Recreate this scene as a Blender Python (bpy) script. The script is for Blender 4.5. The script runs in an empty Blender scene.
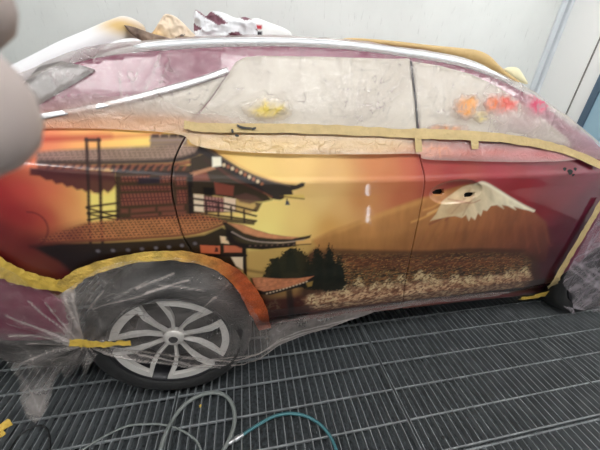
import bpy, bmesh, math, random
import numpy as np
from mathutils import Vector, Matrix

S_ = bpy.context.scene
COL = S_.collection
rng = np.random.RandomState(7)
random.seed(7)

# ---------------------------------------------------------------- camera
FPX = 272.0
CAM = np.array([0.4127, -0.8744, 1.2812])
ROT = np.array([[0.98199, -0.18623, 0.03184],
                [-0.05762, -0.45569, -0.88827],
                [0.17993, 0.87044, -0.45821]])      # rows: right, down, forward
cd = bpy.data.cameras.new('camera'); cam = bpy.data.objects.new('camera', cd); COL.objects.link(cam)
cd.sensor_width = 36.0; cd.lens = FPX / 600 * 36; cd.clip_start = 0.004; cd.clip_end = 60
M = Matrix.Identity(4)
for i in range(3):
    M[i][0] = ROT[0][i]; M[i][1] = -ROT[1][i]; M[i][2] = -ROT[2][i]; M[i][3] = CAM[i]
cam.matrix_world = M
cd.dof.use_dof = True; cd.dof.focus_distance = 1.5; cd.dof.aperture_fstop = 12.0
S_.camera = cam

# ---------------------------------------------------------------- world, exposure
S_.view_settings.view_transform = 'Standard'; S_.view_settings.look = 'None'
S_.view_settings.gamma = 1.0; S_.view_settings.use_curve_mapping = False
S_.view_settings.exposure = 0.80
w = bpy.data.worlds.new('world'); S_.world = w; w.use_nodes = True
w.node_tree.nodes['Background'].inputs[0].default_value = (0.8, 0.9, 1.0, 1)
w.node_tree.nodes['Background'].inputs[1].default_value = 0.05
CEIL_Z = 3.1
# ceiling lamps: x, y, length in x, width in y, strength
LAMPS = [(-0.9, -1.3, 1.5, 0.5, 10), (1.1, -1.3, 1.5, 0.5, 10), (3.1, -1.3, 1.5, 0.5, 10),
         (-0.9, 1.55, 1.5, 0.32, 7), (1.1, 1.55, 1.5, 0.32, 7), (3.2, 1.55, 1.5, 0.32, 9.5)]

# ---------------------------------------------------------------- helpers
def lin(c):
    c = np.asarray(c, float) / 255.0
    return np.where(c <= 0.04045, c / 12.92, ((c + 0.055) / 1.055) ** 2.4)
def rgba(c): return tuple(lin(c)) + (1.0,)
def ray(px, py): return ROT.T @ np.array([(px - 300) / FPX, (py - 225) / FPX, 1.0])
def at_y(px, py, Y):
    d = ray(px, py); return CAM + d * ((Y - CAM[1]) / d[1])
def at_x(px, py, X):
    d = ray(px, py); return CAM + d * ((X - CAM[0]) / d[0])
def at_z(px, py, Z=0.0):
    d = ray(px, py); return CAM + d * ((Z - CAM[2]) / d[2])

def tag(o, label=None, cat=None, group=None, kind=None):
    if label: o['label'] = label
    if cat: o['category'] = cat
    if group: o['group'] = group
    if kind: o['kind'] = kind
    return o
def empty(name, loc, label=None, cat=None, group=None):
    o = bpy.data.objects.new(name, None); COL.objects.link(o); o.location = loc
    o.empty_display_size = 0.1
    return tag(o, label, cat, group)
def link(name, me, m=None, parent=None, smooth=True):
    if m: me.materials.append(m)
    if smooth and len(me.polygons):
        me.polygons.foreach_set('use_smooth', np.ones(len(me.polygons), bool))
    o = bpy.data.objects.new(name, me); COL.objects.link(o)
    if parent:
        o.parent = parent
        p = parent; off = Vector((0, 0, 0))
        while p: off += p.location; p = p.parent
        me.transform(Matrix.Translation(-off))
    return o
def meshobj(name, verts, faces, m=None, parent=None, smooth=True, col=None, solid=0):
    me = bpy.data.meshes.new(name)
    me.from_pydata([tuple(map(float, v)) for v in verts], [], [tuple(map(int, f)) for f in faces]); me.update()
    if col is not None:
        a = me.color_attributes.new('paint', 'FLOAT_COLOR', 'POINT')
        c4 = np.ones((len(verts), 4), np.float32); c4[:, :col.shape[1]] = col
        a.data.foreach_set('color', c4.ravel())
    o = link(name, me, m, parent, smooth)
    if solid:
        s = o.modifiers.new('solid', 'SOLIDIFY'); s.thickness = solid; s.offset = 0
    return o
class MB:
    def __init__(s): s.v = []; s.f = []
    def add(s, v, f):
        n = len(s.v); s.v += [tuple(a) for a in v]; s.f += [tuple(i + n for i in g) for g in f]
    def box(s, x0, x1, y0, y1, z0, z1):
        v = [(x, y, z) for x in (x0, x1) for y in (y0, y1) for z in (z0, z1)]
        s.add(v, [(0, 1, 3, 2), (4, 6, 7, 5), (0, 4, 5, 1), (2, 3, 7, 6), (0, 2, 6, 4), (1, 5, 7, 3)])
    def build(s, name, m, parent=None, smooth=False, bevel=0):
        o = meshobj(name, s.v, s.f, m, parent, smooth)
        if bevel:
            b = o.modifiers.new('bevel', 'BEVEL'); b.width = bevel; b.segments = 2
        return o
def spline(pts, n):
    P = np.array(pts, float); k = len(P)
    P = np.vstack([2 * P[0] - P[1], P, 2 * P[-1] - P[-2]])
    out = []
    for t in np.linspace(0, k - 1, n):
        i = min(int(t), k - 2); u = t - i
        a, b, c, d = P[i], P[i + 1], P[i + 2], P[i + 3]
        out.append(0.5 * (2 * b + (c - a) * u + (2 * a - 5 * b + 4 * c - d) * u * u + (3 * b - a - 3 * c + d) * u ** 3))
    return np.array(out)
def tube_vf(path, rad, seg=10, cap=True):
    P = np.array(path); n = len(P)
    rad = np.broadcast_to(np.asarray(rad, float), (n,))
    T = np.gradient(P, axis=0); T /= np.linalg.norm(T, axis=1)[:, None] + 1e-12
    up = np.array([0, 0, 1.0]) if abs(T[0][2]) < 0.9 else np.array([0, 1.0, 0])
    v = []; N = np.cross(T[0], up)
    for i in range(n):
        N = N - T[i] * (N @ T[i]); N /= np.linalg.norm(N) + 1e-12
        B = np.cross(T[i], N)
        for k in range(seg):
            a = 2 * math.pi * k / seg
            v.append(P[i] + rad[i] * (N * math.cos(a) + B * math.sin(a)))
    f = [(i * seg + k, i * seg + (k + 1) % seg, (i + 1) * seg + (k + 1) % seg, (i + 1) * seg + k) for i in range(n - 1) for k in range(seg)]
    if cap:
        f.append(tuple(range(seg - 1, -1, -1))); f.append(tuple((n - 1) * seg + k for k in range(seg)))
    return v, f
def tube(name, path, rad, m, parent=None, seg=10):
    v, f = tube_vf(path, rad, seg); return meshobj(name, v, f, m, parent)
# value noise on arrays
_perm = rng.rand(256, 256)
def vnoise(x, y):
    xi = np.floor(x).astype(int); yi = np.floor(y).astype(int)
    fx = x - xi; fy = y - yi
    fx = fx * fx * (3 - 2 * fx); fy = fy * fy * (3 - 2 * fy)
    g = lambda a, b: _perm[a & 255, b & 255]
    return (g(xi, yi) * (1 - fx) + g(xi + 1, yi) * fx) * (1 - fy) + (g(xi, yi + 1) * (1 - fx) + g(xi + 1, yi + 1) * fx) * fy
def fbm(x, y, o=4):
    s = 0; a = 0.5
    for i in range(o): s = s + a * vnoise(x + 17.3 * i, y + 9.1 * i); x = x * 2; y = y * 2; a *= 0.5
    return s / (1 - 0.5 ** o)
def ridged(x, y, o=3):
    s = 0; a = 0.5
    for i in range(o):
        s = s + a * (1 - np.abs(2 * vnoise(x + 31.7 * i, y + 5.3 * i) - 1)) ** 2; x = x * 2.1; y = y * 2.1; a *= 0.5
    return s
def pip(x, y, poly):
    P = np.asarray(poly); ins = np.zeros(np.shape(x), bool)
    for i in range(len(P)):
        x1, y1 = P[i]; x2, y2 = P[(i + 1) % len(P)]
        if y1 == y2: continue
        c = ((y1 > y) != (y2 > y)) & (x < (x2 - x1) * (y - y1) / (y2 - y1) + x1)
        ins ^= c
    return ins
def pdist(x, y, poly, closed=True):
    P = np.asarray(poly, float); d = np.full(np.shape(x), 1e9); nx = np.zeros_like(d); ny = np.zeros_like(d)
    n = len(P) if closed else len(P) - 1
    for i in range(n):
        a = P[i]; b = P[(i + 1) % len(P)]; e = b - a; L = e @ e + 1e-15
        t = np.clip(((x - a[0]) * e[0] + (y - a[1]) * e[1]) / L, 0, 1)
        qx = a[0] + t * e[0]; qy = a[1] + t * e[1]; dd = np.hypot(x - qx, y - qy)
        m = dd < d; d = np.where(m, dd, d); nx = np.where(m, qx, nx); ny = np.where(m, qy, ny)
    return d, nx, ny

# ---------------------------------------------------------------- materials
def nt(name):
    m = bpy.data.materials.new(name); m.use_nodes = True; t = m.node_tree
    b = t.nodes['Principled BSDF']; return m, t, b
def mat(name, c, rough=0.5, metal=0.0, noise=0.0, nscale=20.0, bump=0.0, bscale=60.0, coat=0.0, spec=0.5, trans=0.0, emit=None):
    m, t, b = nt(name); N = t.nodes; L = t.links
    b.inputs['Base Color'].default_value = rgba(c); b.inputs['Roughness'].default_value = rough
    b.inputs['Metallic'].default_value = metal; b.inputs['Specular IOR Level'].default_value = spec
    b.inputs['Coat Weight'].default_value = coat; b.inputs['Coat Roughness'].default_value = 0.04
    b.inputs['Transmission Weight'].default_value = trans
    if emit: b.inputs['Emission Color'].default_value = emit[0]; b.inputs['Emission Strength'].default_value = emit[1]
    if noise or bump:
        tc = N.new('ShaderNodeTexCoord')
    if noise:
        n = N.new('ShaderNodeTexNoise'); n.inputs['Scale'].default_value = nscale; n.inputs['Detail'].default_value = 5
        L.new(tc.outputs['Object'], n.inputs['Vector'])
        r = N.new('ShaderNodeMapRange'); r.inputs['From Min'].default_value = 0.3; r.inputs['From Max'].default_value = 0.7
        r.inputs['To Min'].default_value = 1 - noise; r.inputs['To Max'].default_value = 1 + noise
        L.new(n.outputs['Fac'], r.inputs['Value'])
        mx = N.new('ShaderNodeVectorMath'); mx.operation = 'SCALE'; mx.inputs[0].default_value = tuple(lin(c))
        L.new(r.outputs[0], mx.inputs['Scale']); L.new(mx.outputs[0], b.inputs['Base Color'])
    if bump:
        n2 = N.new('ShaderNodeTexNoise'); n2.inputs['Scale'].default_value = bscale; n2.inputs['Detail'].default_value = 4
        L.new(tc.outputs['Object'], n2.inputs['Vector'])
        bp = N.new('ShaderNodeBump'); bp.inputs['Strength'].default_value = bump; bp.inputs['Distance'].default_value = 0.01
        L.new(n2.outputs['Fac'], bp.inputs['Height']); L.new(bp.outputs[0], b.inputs['Normal'])
    return m
def paint_mat(name, rough=0.35, coat=1.0):
    m, t, b = nt(name); a = t.nodes.new('ShaderNodeAttribute'); a.attribute_name = 'paint'
    t.links.new(a.outputs['Color'], b.inputs['Base Color'])
    b.inputs['Roughness'].default_value = rough; b.inputs['Specular IOR Level'].default_value = 0.25
    b.inputs['Coat Weight'].default_value = coat; b.inputs['Coat Roughness'].default_value = 0.05
    return m
def film_mat(name, gloss=0.08, rough=0.28, cscale=30.0, crease=0.30, bump=0.55):
    """thin plastic sheet: clear + milky scattering + sheen; 'paint' rgb tint, alpha = opacity"""
    m = bpy.data.materials.new(name); m.use_nodes = True; t = m.node_tree; N = t.nodes; L = t.links
    N.clear(); out = N.new('ShaderNodeOutputMaterial')
    at = N.new('ShaderNodeAttribute'); at.attribute_name = 'paint'
    tc = N.new('ShaderNodeTexCoord')
    warp = N.new('ShaderNodeTexNoise'); warp.inputs['Scale'].default_value = 4; warp.inputs['Detail'].default_value = 3
    L.new(tc.outputs['Object'], warp.inputs['Vector'])
    wv = N.new('ShaderNodeVectorMath'); wv.operation = 'MULTIPLY_ADD'; wv.inputs[1].default_value = (0.25,) * 3
    L.new(warp.outputs['Color'], wv.inputs[0]); L.new(tc.outputs['Object'], wv.inputs[2])
    vo = N.new('ShaderNodeTexNoise'); vo.inputs['Scale'].default_value = cscale * 0.35; vo.inputs['Detail'].default_value = 2.5; vo.inputs['Roughness'].default_value = 0.6
    L.new(wv.outputs[0], vo.inputs['Vector'])
    sb = N.new('ShaderNodeMath'); sb.operation = 'SUBTRACT'; sb.inputs[1].default_value = 0.5; L.new(vo.outputs['Fac'], sb.inputs[0])
    ab = N.new('ShaderNodeMath'); ab.operation = 'ABSOLUTE'; L.new(sb.outputs[0], ab.inputs[0])
    cr = N.new('ShaderNodeMapRange'); cr.inputs['From Min'].default_value = 0.0; cr.inputs['From Max'].default_value = 0.014
    cr.inputs['To Min'].default_value = 1; cr.inputs['To Max'].default_value = 0
    L.new(ab.outputs[0], cr.inputs['Value'])
    n3 = N.new('ShaderNodeTexNoise'); n3.inputs['Scale'].default_value = 9; n3.inputs['Detail'].default_value = 3
    L.new(tc.outputs['Object'], n3.inputs['Vector'])
    g3 = N.new('ShaderNodeMapRange'); g3.inputs['From Min'].default_value = 0.45; g3.inputs['From Max'].default_value = 0.7
    L.new(n3.outputs['Fac'], g3.inputs['Value'])
    cm = N.new('ShaderNodeMath'); cm.operation = 'MULTIPLY'; L.new(cr.outputs[0], cm.inputs[0]); L.new(g3.outputs[0], cm.inputs[1])
    ad = N.new('ShaderNodeMath'); ad.operation = 'MULTIPLY_ADD'; ad.use_clamp = True; ad.inputs[1].default_value = crease
    L.new(cm.outputs[0], ad.inputs[0]); L.new(at.outputs['Alpha'], ad.inputs[2])
    bn = N.new('ShaderNodeTexNoise'); bn.inputs['Scale'].default_value = 42; bn.inputs['Detail'].default_value = 7; bn.inputs['Distortion'].default_value = 1.6
    L.new(tc.outputs['Object'], bn.inputs['Vector'])
    bh = N.new('ShaderNodeMath'); bh.operation = 'MULTIPLY_ADD'; bh.inputs[1].default_value = 0.4
    L.new(cr.outputs[0], bh.inputs[0]); L.new(bn.outputs['Fac'], bh.inputs[2])
    bp = N.new('ShaderNodeBump'); bp.inputs['Strength'].default_value = bump; bp.inputs['Distance'].default_value = 0.01
    L.new(bh.outputs[0], bp.inputs['Height'])
    tr = N.new('ShaderNodeBsdfTransparent'); di = N.new('ShaderNodeBsdfDiffuse'); tl = N.new('ShaderNodeBsdfTranslucent'); gl = N.new('ShaderNodeBsdfGlossy')
    gl.inputs['Roughness'].default_value = rough
    for s in (di, tl, gl): L.new(bp.outputs[0], s.inputs['Normal'])
    L.new(at.outputs['Color'], di.inputs['Color']); L.new(at.outputs['Color'], tl.inputs['Color'])
    m1 = N.new('ShaderNodeMixShader'); m1.inputs[0].default_value = 0.3; L.new(di.outputs[0], m1.inputs[1]); L.new(tl.outputs[0], m1.inputs[2])
    m2 = N.new('ShaderNodeMixShader'); L.new(ad.outputs[0], m2.inputs[0]); L.new(tr.outputs[0], m2.inputs[1]); L.new(m1.outputs[0], m2.inputs[2])
    m3 = N.new('ShaderNodeMixShader'); m3.inputs[0].default_value = gloss; L.new(m2.outputs[0], m3.inputs[1]); L.new(gl.outputs[0], m3.inputs[2])
    L.new(m3.outputs[0], out.inputs['Surface'])
    return m

M_wall = mat('white_booth_panel', (232, 236, 234), 0.45, noise=0.03, nscale=3.0)
def wall_scratches(m):
    t = m.node_tree; N = t.nodes; L = t.links; b_ = N['Principled BSDF']; src = b_.inputs['Base Color'].links[0].from_socket
    tc = N.new('ShaderNodeTexCoord'); mp = N.new('ShaderNodeMapping'); mp.inputs['Scale'].default_value = (9, 9, 1.6); mp.inputs['Rotation'].default_value = (0, 0.35, 0)
    L.new(tc.outputs['Object'], mp.inputs['Vector']); n = N.new('ShaderNodeTexNoise'); n.inputs['Scale'].default_value = 4; n.inputs['Detail'].default_value = 6; n.inputs['Roughness'].default_value = 0.7
    L.new(mp.outputs[0], n.inputs['Vector']); r_ = N.new('ShaderNodeMapRange'); r_.inputs['From Min'].default_value = 0.60; r_.inputs['From Max'].default_value = 0.72
    r_.inputs['To Min'].default_value = 1.0; r_.inputs['To Max'].default_value = 0.80; L.new(n.outputs['Fac'], r_.inputs['Value'])
    mx = N.new('ShaderNodeVectorMath'); mx.operation = 'SCALE'; L.new(src, mx.inputs[0]); L.new(r_.outputs[0], mx.inputs['Scale']); L.new(mx.outputs[0], b_.inputs['Base Color'])
wall_scratches(M_wall)
M_wallside = mat('white_booth_panel_side', (247, 248, 246), 0.45)
M_dim = mat('grey_curtain_wall', (56, 58, 62), 0.9)
M_ceil = mat('white_ceiling', (225, 228, 228), 0.6)
M_trim = mat('pale_blue_steel_trim', (222, 230, 235), 0.4)
M_gapdark = mat('dark_gap', (120, 118, 114), 0.7)
M_bluefr = mat('blue_grey_door_frame', (78, 100, 120), 0.4)
M_glassdoor = mat('pale_blue_window_glass', (160, 195, 212), 0.1)
M_steel = mat('galvanised_grating_steel', (118, 123, 124), 0.5, 0.35, noise=0.25, nscale=14)
M_steelbar = mat('worn_grating_steel', (132, 137, 140), 0.5, 0.3, noise=0.25, nscale=14)
M_pit = mat('dusty_filter_mat', (64, 69, 72), 0.95, noise=0.45, nscale=70, bump=0.6, bscale=160)
M_paint = paint_mat('airbrushed_clearcoat_paint')
M_maroon = mat('maroon_car_paint', (124, 34, 70), 0.3, coat=0.6)
M_dark = mat('dark_underbody', (14, 14, 15), 0.8)
M_black = mat('black_hole', (8, 7, 8), 0.8)
M_chrome = mat('bright_window_trim', (225, 225, 228), 0.25, 0.6)
M_rail = mat('silver_roof_rail', (225, 228, 232), 0.3, 0.35)
M_pane = mat('pane_painted_reflection', (198, 190, 176), 0.35)  # pale base colour stands in for bright reflections in the glass
M_panegrey = mat('grey_window', (122, 118, 116), 0.25)
M_tyre = mat('black_tyre_rubber', (30, 30, 31), 0.7, noise=0.2, nscale=30)
M_alloy = mat('silver_alloy', (216, 212, 208), 0.35, 0.3)
M_barrel = mat('dark_wheel_barrel', (38, 38, 42), 0.4, 0.3)
M_tape = mat('yellow_masking_tape', (205, 172, 74), 0.55, noise=0.12, nscale=40, bump=0.4, bscale=90)
M_tapetan = mat('tan_masking_tape', (190, 166, 116), 0.55, noise=0.1, nscale=40, bump=0.3, bscale=90)
M_paper = mat('white_masking_paper', (236, 236, 238), 0.6, bump=0.3, bscale=25)
M_papertan = mat('tan_kraft_masking_paper', (206, 176, 122), 0.6, bump=0.4, bscale=30)
M_papercream = mat('cream_paper', (238, 232, 196), 0.6)
M_vpaint = paint_mat('printed_paper', 0.55, 0.0)
M_greyhose = mat('grey_rubber_hose', (112, 118, 116), 0.5, noise=0.1)
M_tealhose = mat('teal_air_hose', (58, 108, 116), 0.4, noise=0.1)
M_blackcable = mat('black_cable', (26, 27, 28), 0.5)
M_metal = mat('steel_coupling', (190, 192, 195), 0.3, 0.8)
M_skin = mat('skin', (176, 164, 160), 0.5, noise=0.05, nscale=60)
M_nail = mat('fingernail', (222, 190, 180), 0.3)
M_film = film_mat('crinkled_masking_film')
M_filmlow = film_mat('clear_crinkled_film_over_wheel', gloss=0.06, rough=0.18, cscale=20, crease=0.34, bump=0.8)
M_lamp = mat('lamp_diffuser', (255, 255, 255), 0.5, emit=((1.0, 0.985, 0.96, 1), 1.0))

# ---------------------------------------------------------------- setting
BACK = 2.6; RIGHT = 4.37; LEFT = -3.2; NEAR = -3.4
def box(name, x0, x1, y0, y1, z0, z1, m, parent=None, bevel=0, kind='structure'):
    b = MB(); b.box(x0, x1, y0, y1, z0, z1); o = b.build(name, m, parent, bevel=bevel)
    if kind and not parent: o['kind'] = kind
    return o
T = 0.08
box('wall_back', LEFT - T, RIGHT + T, BACK, BACK + T, -0.25, CEIL_Z, M_wall)
box('wall_right', RIGHT, RIGHT + T, NEAR, BACK, -0.25, CEIL_Z, M_wallside)
box('wall_left', LEFT - T, LEFT, NEAR, BACK, -0.25, CEIL_Z, M_wallside)
box('wall_near', LEFT - T, RIGHT + T, NEAR - T, NEAR, -0.25, CEIL_Z, M_wallside)
box('ceiling', LEFT - T, RIGHT + T, NEAR - T, BACK + T, CEIL_Z, CEIL_Z + T, M_ceil)
box('floor', LEFT, RIGHT, NEAR, BACK, -0.25, -0.045, M_pit)
# wall seams and the corner strip on the back wall
for k, (pa) in enumerate([(295, 14)]):
    xs = at_y(pa[0], pa[1], BACK)[0]
    box('trim_%d' % (k + 2), xs - 0.006, xs + 0.006, BACK - 0.004, BACK, 0, CEIL_Z, M_wall)
b = MB(); xa = at_y(541, 60, BACK)[0]
b.box(xa - 0.02, xa + 0.05, BACK - 0.03, BACK, 0, CEIL_Z); b.box(xa + 0.07, RIGHT, BACK - 0.05, BACK, 0, CEIL_Z)
o = b.build('trim_1', M_trim, bevel=0.008); o['kind'] = 'structure'
# door in the right wall: jamb, dark gap, blue-grey frame, pale glass
ya = at_x(584, 75, RIGHT)[1]; yb = at_x(591, 100, RIGHT)[1]
b = MB(); b.box(RIGHT - 0.012, RIGHT, ya - 0.005, ya + 0.005, 0, 2.6); o = b.build('trim_4', M_gapdark); o['kind'] = 'structure'
door = empty('door_1', (RIGHT, yb, 0)); door['kind'] = 'structure'
b = MB(); y0 = yb - 1.0
b.box(RIGHT - 0.05, RIGHT - 0.002, yb - 0.07, yb, 0, 1.62); b.box(RIGHT - 0.05, RIGHT - 0.002, y0, y0 + 0.07, 0, 1.62)
b.box(RIGHT - 0.05, RIGHT - 0.002, y0 + 0.07, yb - 0.07, 1.55, 1.62); b.box(RIGHT - 0.05, RIGHT - 0.002, y0 + 0.07, yb - 0.07, 0, 0.5)
b.build('door_frame', M_bluefr, door)
b = MB(); b.box(RIGHT - 0.03, RIGHT - 0.02, y0 + 0.07, yb - 0.07, 0.5, 1.55); b.build('glass_pane', M_glassdoor, door)
# steel grating laid over the filter pit, panel by panel
U = 0.136; Y0 = 0.0913; JX = [0.039 + 1.003 * k for k in range(-4, 5)]; JY = [Y0 - 4 * U + 8 * U * k for k in range(-3, 4)]
PITCH = 1.003 / 29
for i in range(len(JX) - 1):
    for j in range(len(JY) - 1):
        x0, x1 = max(JX[i] + 0.005, LEFT + 0.01), min(JX[i + 1] - 0.005, RIGHT - 0.01)
        y0, y1 = max(JY[j] + 0.006, NEAR + 0.01), min(JY[j + 1] - 0.006, BACK - 0.06)
        if x1 - x0 < 0.05 or y1 - y0 < 0.05: continue
        b = MB(); n = 28
        for k in range(n + 1):
            x = JX[i] + 0.0065 + k * (0.990 / n)
            if x0 - 0.002 < x < x1 + 0.002: b.box(x - 0.0015, x + 0.0015, y0, y1, -0.030, 0.0)
        for k in range(9):
            y = JY[j] + k * U
            ha = 0.003
            if k == 0: y += 0.008
            if k == 8: y -= 0.008
            if y0 - 0.003 < y < y1 + 0.003: b.box(x0, x1, y - ha, y + ha, -0.012, -0.0015)
        o = b.build('floor_grating', M_steelbar); o['kind'] = 'structure'
# ceiling lamps
for k, (x, y, lx, ly, s) in enumerate(LAMPS):
    pos = ['left', 'middle', 'right'][k % 3]; row = 'near side row' if k < 3 else 'far side row'
    e = empty('ceiling_light', (x, y, CEIL_Z), 'white %s ceiling light of the %s above the car' % (pos, row), 'ceiling light', 'booth ceiling lights')
    b = MB(); z1 = CEIL_Z; z0 = CEIL_Z - 0.07
    b.box(x - lx / 2 - 0.04, x - lx / 2, y - ly / 2 - 0.04, y + ly / 2 + 0.04, z0, z1); b.box(x + lx / 2, x + lx / 2 + 0.04, y - ly / 2 - 0.04, y + ly / 2 + 0.04, z0, z1)
    b.box(x - lx / 2, x + lx / 2, y - ly / 2 - 0.04, y - ly / 2, z0, z1); b.box(x - lx / 2, x + lx / 2, y + ly / 2, y + ly / 2 + 0.04, z0, z1)
    b.build('lamp_housing', M_trim, e)
    mm = mat('lamp_diffuser_%d' % k, (255, 255, 255), 0.5, emit=((1.0, 0.985, 0.96, 1), float(s)))
    b = MB(); b.box(x - lx / 2, x + lx / 2, y - ly / 2, y + ly / 2, z0 + 0.02, z0 + 0.03); b.build('diffuser', mm, e)

# ---------------------------------------------------------------- the car: side surface
_zz = np.arange(0, 2.0, 0.004)
_c = np.array([(0.0, 0.16), (0.25, 0.10), (0.33, 0.045), (0.40, 0.018), (0.55, 0.0), (0.75, -0.012), (0.93, -0.010), (0.987, -0.0138), (0.996, -0.004), (1.06, 0.02), (1.12, 0.045), (1.42, 0.185), (2.0, 0.46)])
_yy = np.interp(_zz, _c[:, 0], _c[:, 1])
_k = np.exp(-0.5 * (np.arange(-12, 13) * 0.004 / 0.0055) ** 2); _k /= _k.sum()
_yy = np.convolve(np.pad(_yy, 12, mode='edge'), _k, 'valid')
HAND_C = None
def side(x, z):
    x = np.asarray(x, float); z = np.asarray(z, float)
    dz = np.interp(x, [-0.6, -0.3, -0.1, 0.2, 0.5, 1.0, 1.7, 2.5], [0.10, 0.085, 0.062, 0.028, 0.006, 0.0, 0.006, 0.02])
    y = np.interp(z - dz * np.clip((z - 0.70) / 0.2, 0, 1), _zz, _yy)
    y = y + 0.22 * np.clip(-0.15 - x, 0, None) ** 2 + 0.22 * np.clip(x - 1.85, 0, None) ** 2
    if HAND_C is not None:
        (cx, cz), rx, rz = HAND_C
        r2 = ((x - cx) / rx) ** 2 + ((z - cz) / rz) ** 2
        y = y + 0.016 * np.clip(1 - r2, 0, 1) ** 0.6
    return y
def on_side(px, py, off=0.0, fn=None):
    """the point of the car side seen at a photo pixel"""
    fn = fn or side; d = ray(px, py)
    t = np.linspace(0.3, 6.0, 400); f = CAM[1] + d[1] * t - fn(CAM[0] + d[0] * t, CAM[2] + d[2] * t) - off
    k = np.nonzero(f > 0)[0]; k = k[0] if len(k) else 399
    lo, hi = t[max(k - 1, 0)], t[k]
    for _ in range(26):
        mid = 0.5 * (lo + hi); p = CAM + d * mid
        if p[1] - float(fn(p[0], p[2])) - off > 0: hi = mid
        else: lo = mid
    return CAM + d * hi
def xz(pts, fn=None): return np.array([on_side(a, c, 0, fn)[[0, 2]] for a, c in pts])
def curve_xz(pts, n=None): return xz(spline(pts, n or len(pts) * 6))
_h = xz([(430, 192), (482, 190), (455, 180), (455, 204)])
HAND_C = ((0.5 * (_h[0][0] + _h[1][0]), 0.5 * (_h[2][1] + _h[3][1])), 0.5 * abs(_h[1][0] - _h[0][0]), 0.5 * abs(_h[2][1] - _h[3][1]))

def region(name, poly, step, yf, m, parent=None, flange=0.0, colf=None, holes=(), smooth=True, snap=True):
    P = np.asarray(poly); x0, z0 = P.min(0) - step; x1, z1 = P.max(0) + step
    nx = int((x1 - x0) / step) + 2; nz = int((z1 - z0) / step) + 2
    gx = x0 + np.arange(nx) * step; gz = z0 + np.arange(nz) * step
    GX, GZ = np.meshgrid(gx, gz, indexing='ij')
    CX = GX[:-1, :-1] + step / 2; CZ = GZ[:-1, :-1] + step / 2
    keep = pip(CX, CZ, P)
    for h in holes: keep &= ~pip(CX, CZ, h)
    cnt = np.zeros((nx, nz), int)
    cnt[:-1, :-1] += keep; cnt[1:, :-1] += keep; cnt[:-1, 1:] += keep; cnt[1:, 1:] += keep
    used = cnt > 0; bd = used & (cnt < 4)
    if snap:
        bx, bz = GX[bd], GZ[bd]
        d, qx, qz = pdist(bx, bz, P)
        for h in holes:
            d2, q2x, q2z = pdist(bx, bz, h); mm = d2 < d; d = np.where(mm, d2, d); qx = np.where(mm, q2x, qx); qz = np.where(mm, q2z, qz)
        ok = d < step * 0.9
        GX = GX.copy(); GZ = GZ.copy()
        GX[bd] = np.where(ok, qx, bx); GZ[bd] = np.where(ok, qz, bz)
    idx = np.full((nx, nz), -1); idx[used] = np.arange(used.sum())
    X = GX[used]; Z = GZ[used]; Y = yf(X, Z)
    V = np.stack([X, Y, Z], 1)
    ii, jj = np.nonzero(keep)
    F = np.stack([idx[ii, jj], idx[ii + 1, jj], idx[ii + 1, jj + 1], idx[ii, jj + 1]], 1)   # normal -y
    col = colf(X, Z) if colf else None
    if flange:
        E = np.concatenate([F[:, [0, 1]], F[:, [1, 2]], F[:, [2, 3]], F[:, [3, 0]]])
        es = {}
        for a, c in map(tuple, E): es[(a, c)] = 1
        be = [(a, c) for (a, c) in es if (c, a) not in es]
        bv = sorted({a for e in be for a in e}); mp = {v: len(V) + k for k, v in enumerate(bv)}
        V = np.vstack([V, V[bv] + np.array([0, flange, 0])])
        if col is not None: col = np.vstack([col, col[bv]])
        F = np.vstack([F, np.array([(c, a, mp[a], mp[c]) for a, c in be])])
    return meshobj(name, V, F, m, parent, smooth, col)

# ---------------------------------------------------------------- the mural (paint on the car side, in the side's own x / z metres)
SKY = [  # (px, py, colour) airbrushed ground coat
 (0,190,(156,22,40)),(0,230,(98,8,24)),(0,262,(80,4,20)),(25,190,(188,56,58)),(25,215,(138,26,38)),(10,210,(134,18,34)),(50,190,(212,100,78)),(20,150,(206,96,82)),(45,215,(166,48,50)),(70,200,(216,130,80)),
 (92,205,(238,180,104)),(108,200,(250,222,120)),(115,195,(250,222,116)),(80,215,(226,150,98)),(98,218,(240,196,110)),(108,215,(246,214,118)),(30,245,(80,6,20)),(60,255,(66,5,18)),(70,275,(74,5,20)),(100,265,(40,4,12)),
 (45,128,(230,132,96)),(45,143,(238,140,104)),(80,142,(246,176,108)),(110,140,(250,204,112)),(140,140,(250,212,116)),(100,128,(240,150,100)),
 (215,150,(226,184,104)),(250,160,(236,202,126)),(300,165,(238,198,128)),(270,212,(242,216,128)),(300,220,(236,202,122)),(265,230,(244,224,134)),(330,180,(222,176,116)),(320,200,(226,190,122)),(340,210,(216,170,108)),
 (360,200,(192,130,76)),(390,175,(190,116,76)),(330,225,(204,152,80)),(380,165,(202,130,84)),(410,165,(192,102,74)),(405,195,(176,98,66)),
 (425,165,(166,62,62)),(450,170,(152,52,54)),(500,165,(150,44,56)),(540,165,(136,38,56)),(590,170,(116,28,54)),(430,190,(160,76,60)),(520,190,(136,26,36)),(545,205,(112,16,28)),
 (560,190,(112,26,44)),(590,200,(88,14,42)),(560,230,(80,10,30)),(550,260,(60,8,26)),(545,285,(50,8,24)),(580,230,(74,10,38)),(500,220,(130,40,36)),
 (262,265,(170,140,80)),(250,300,(60,20,14)),(300,310,(86,24,20))]
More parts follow.
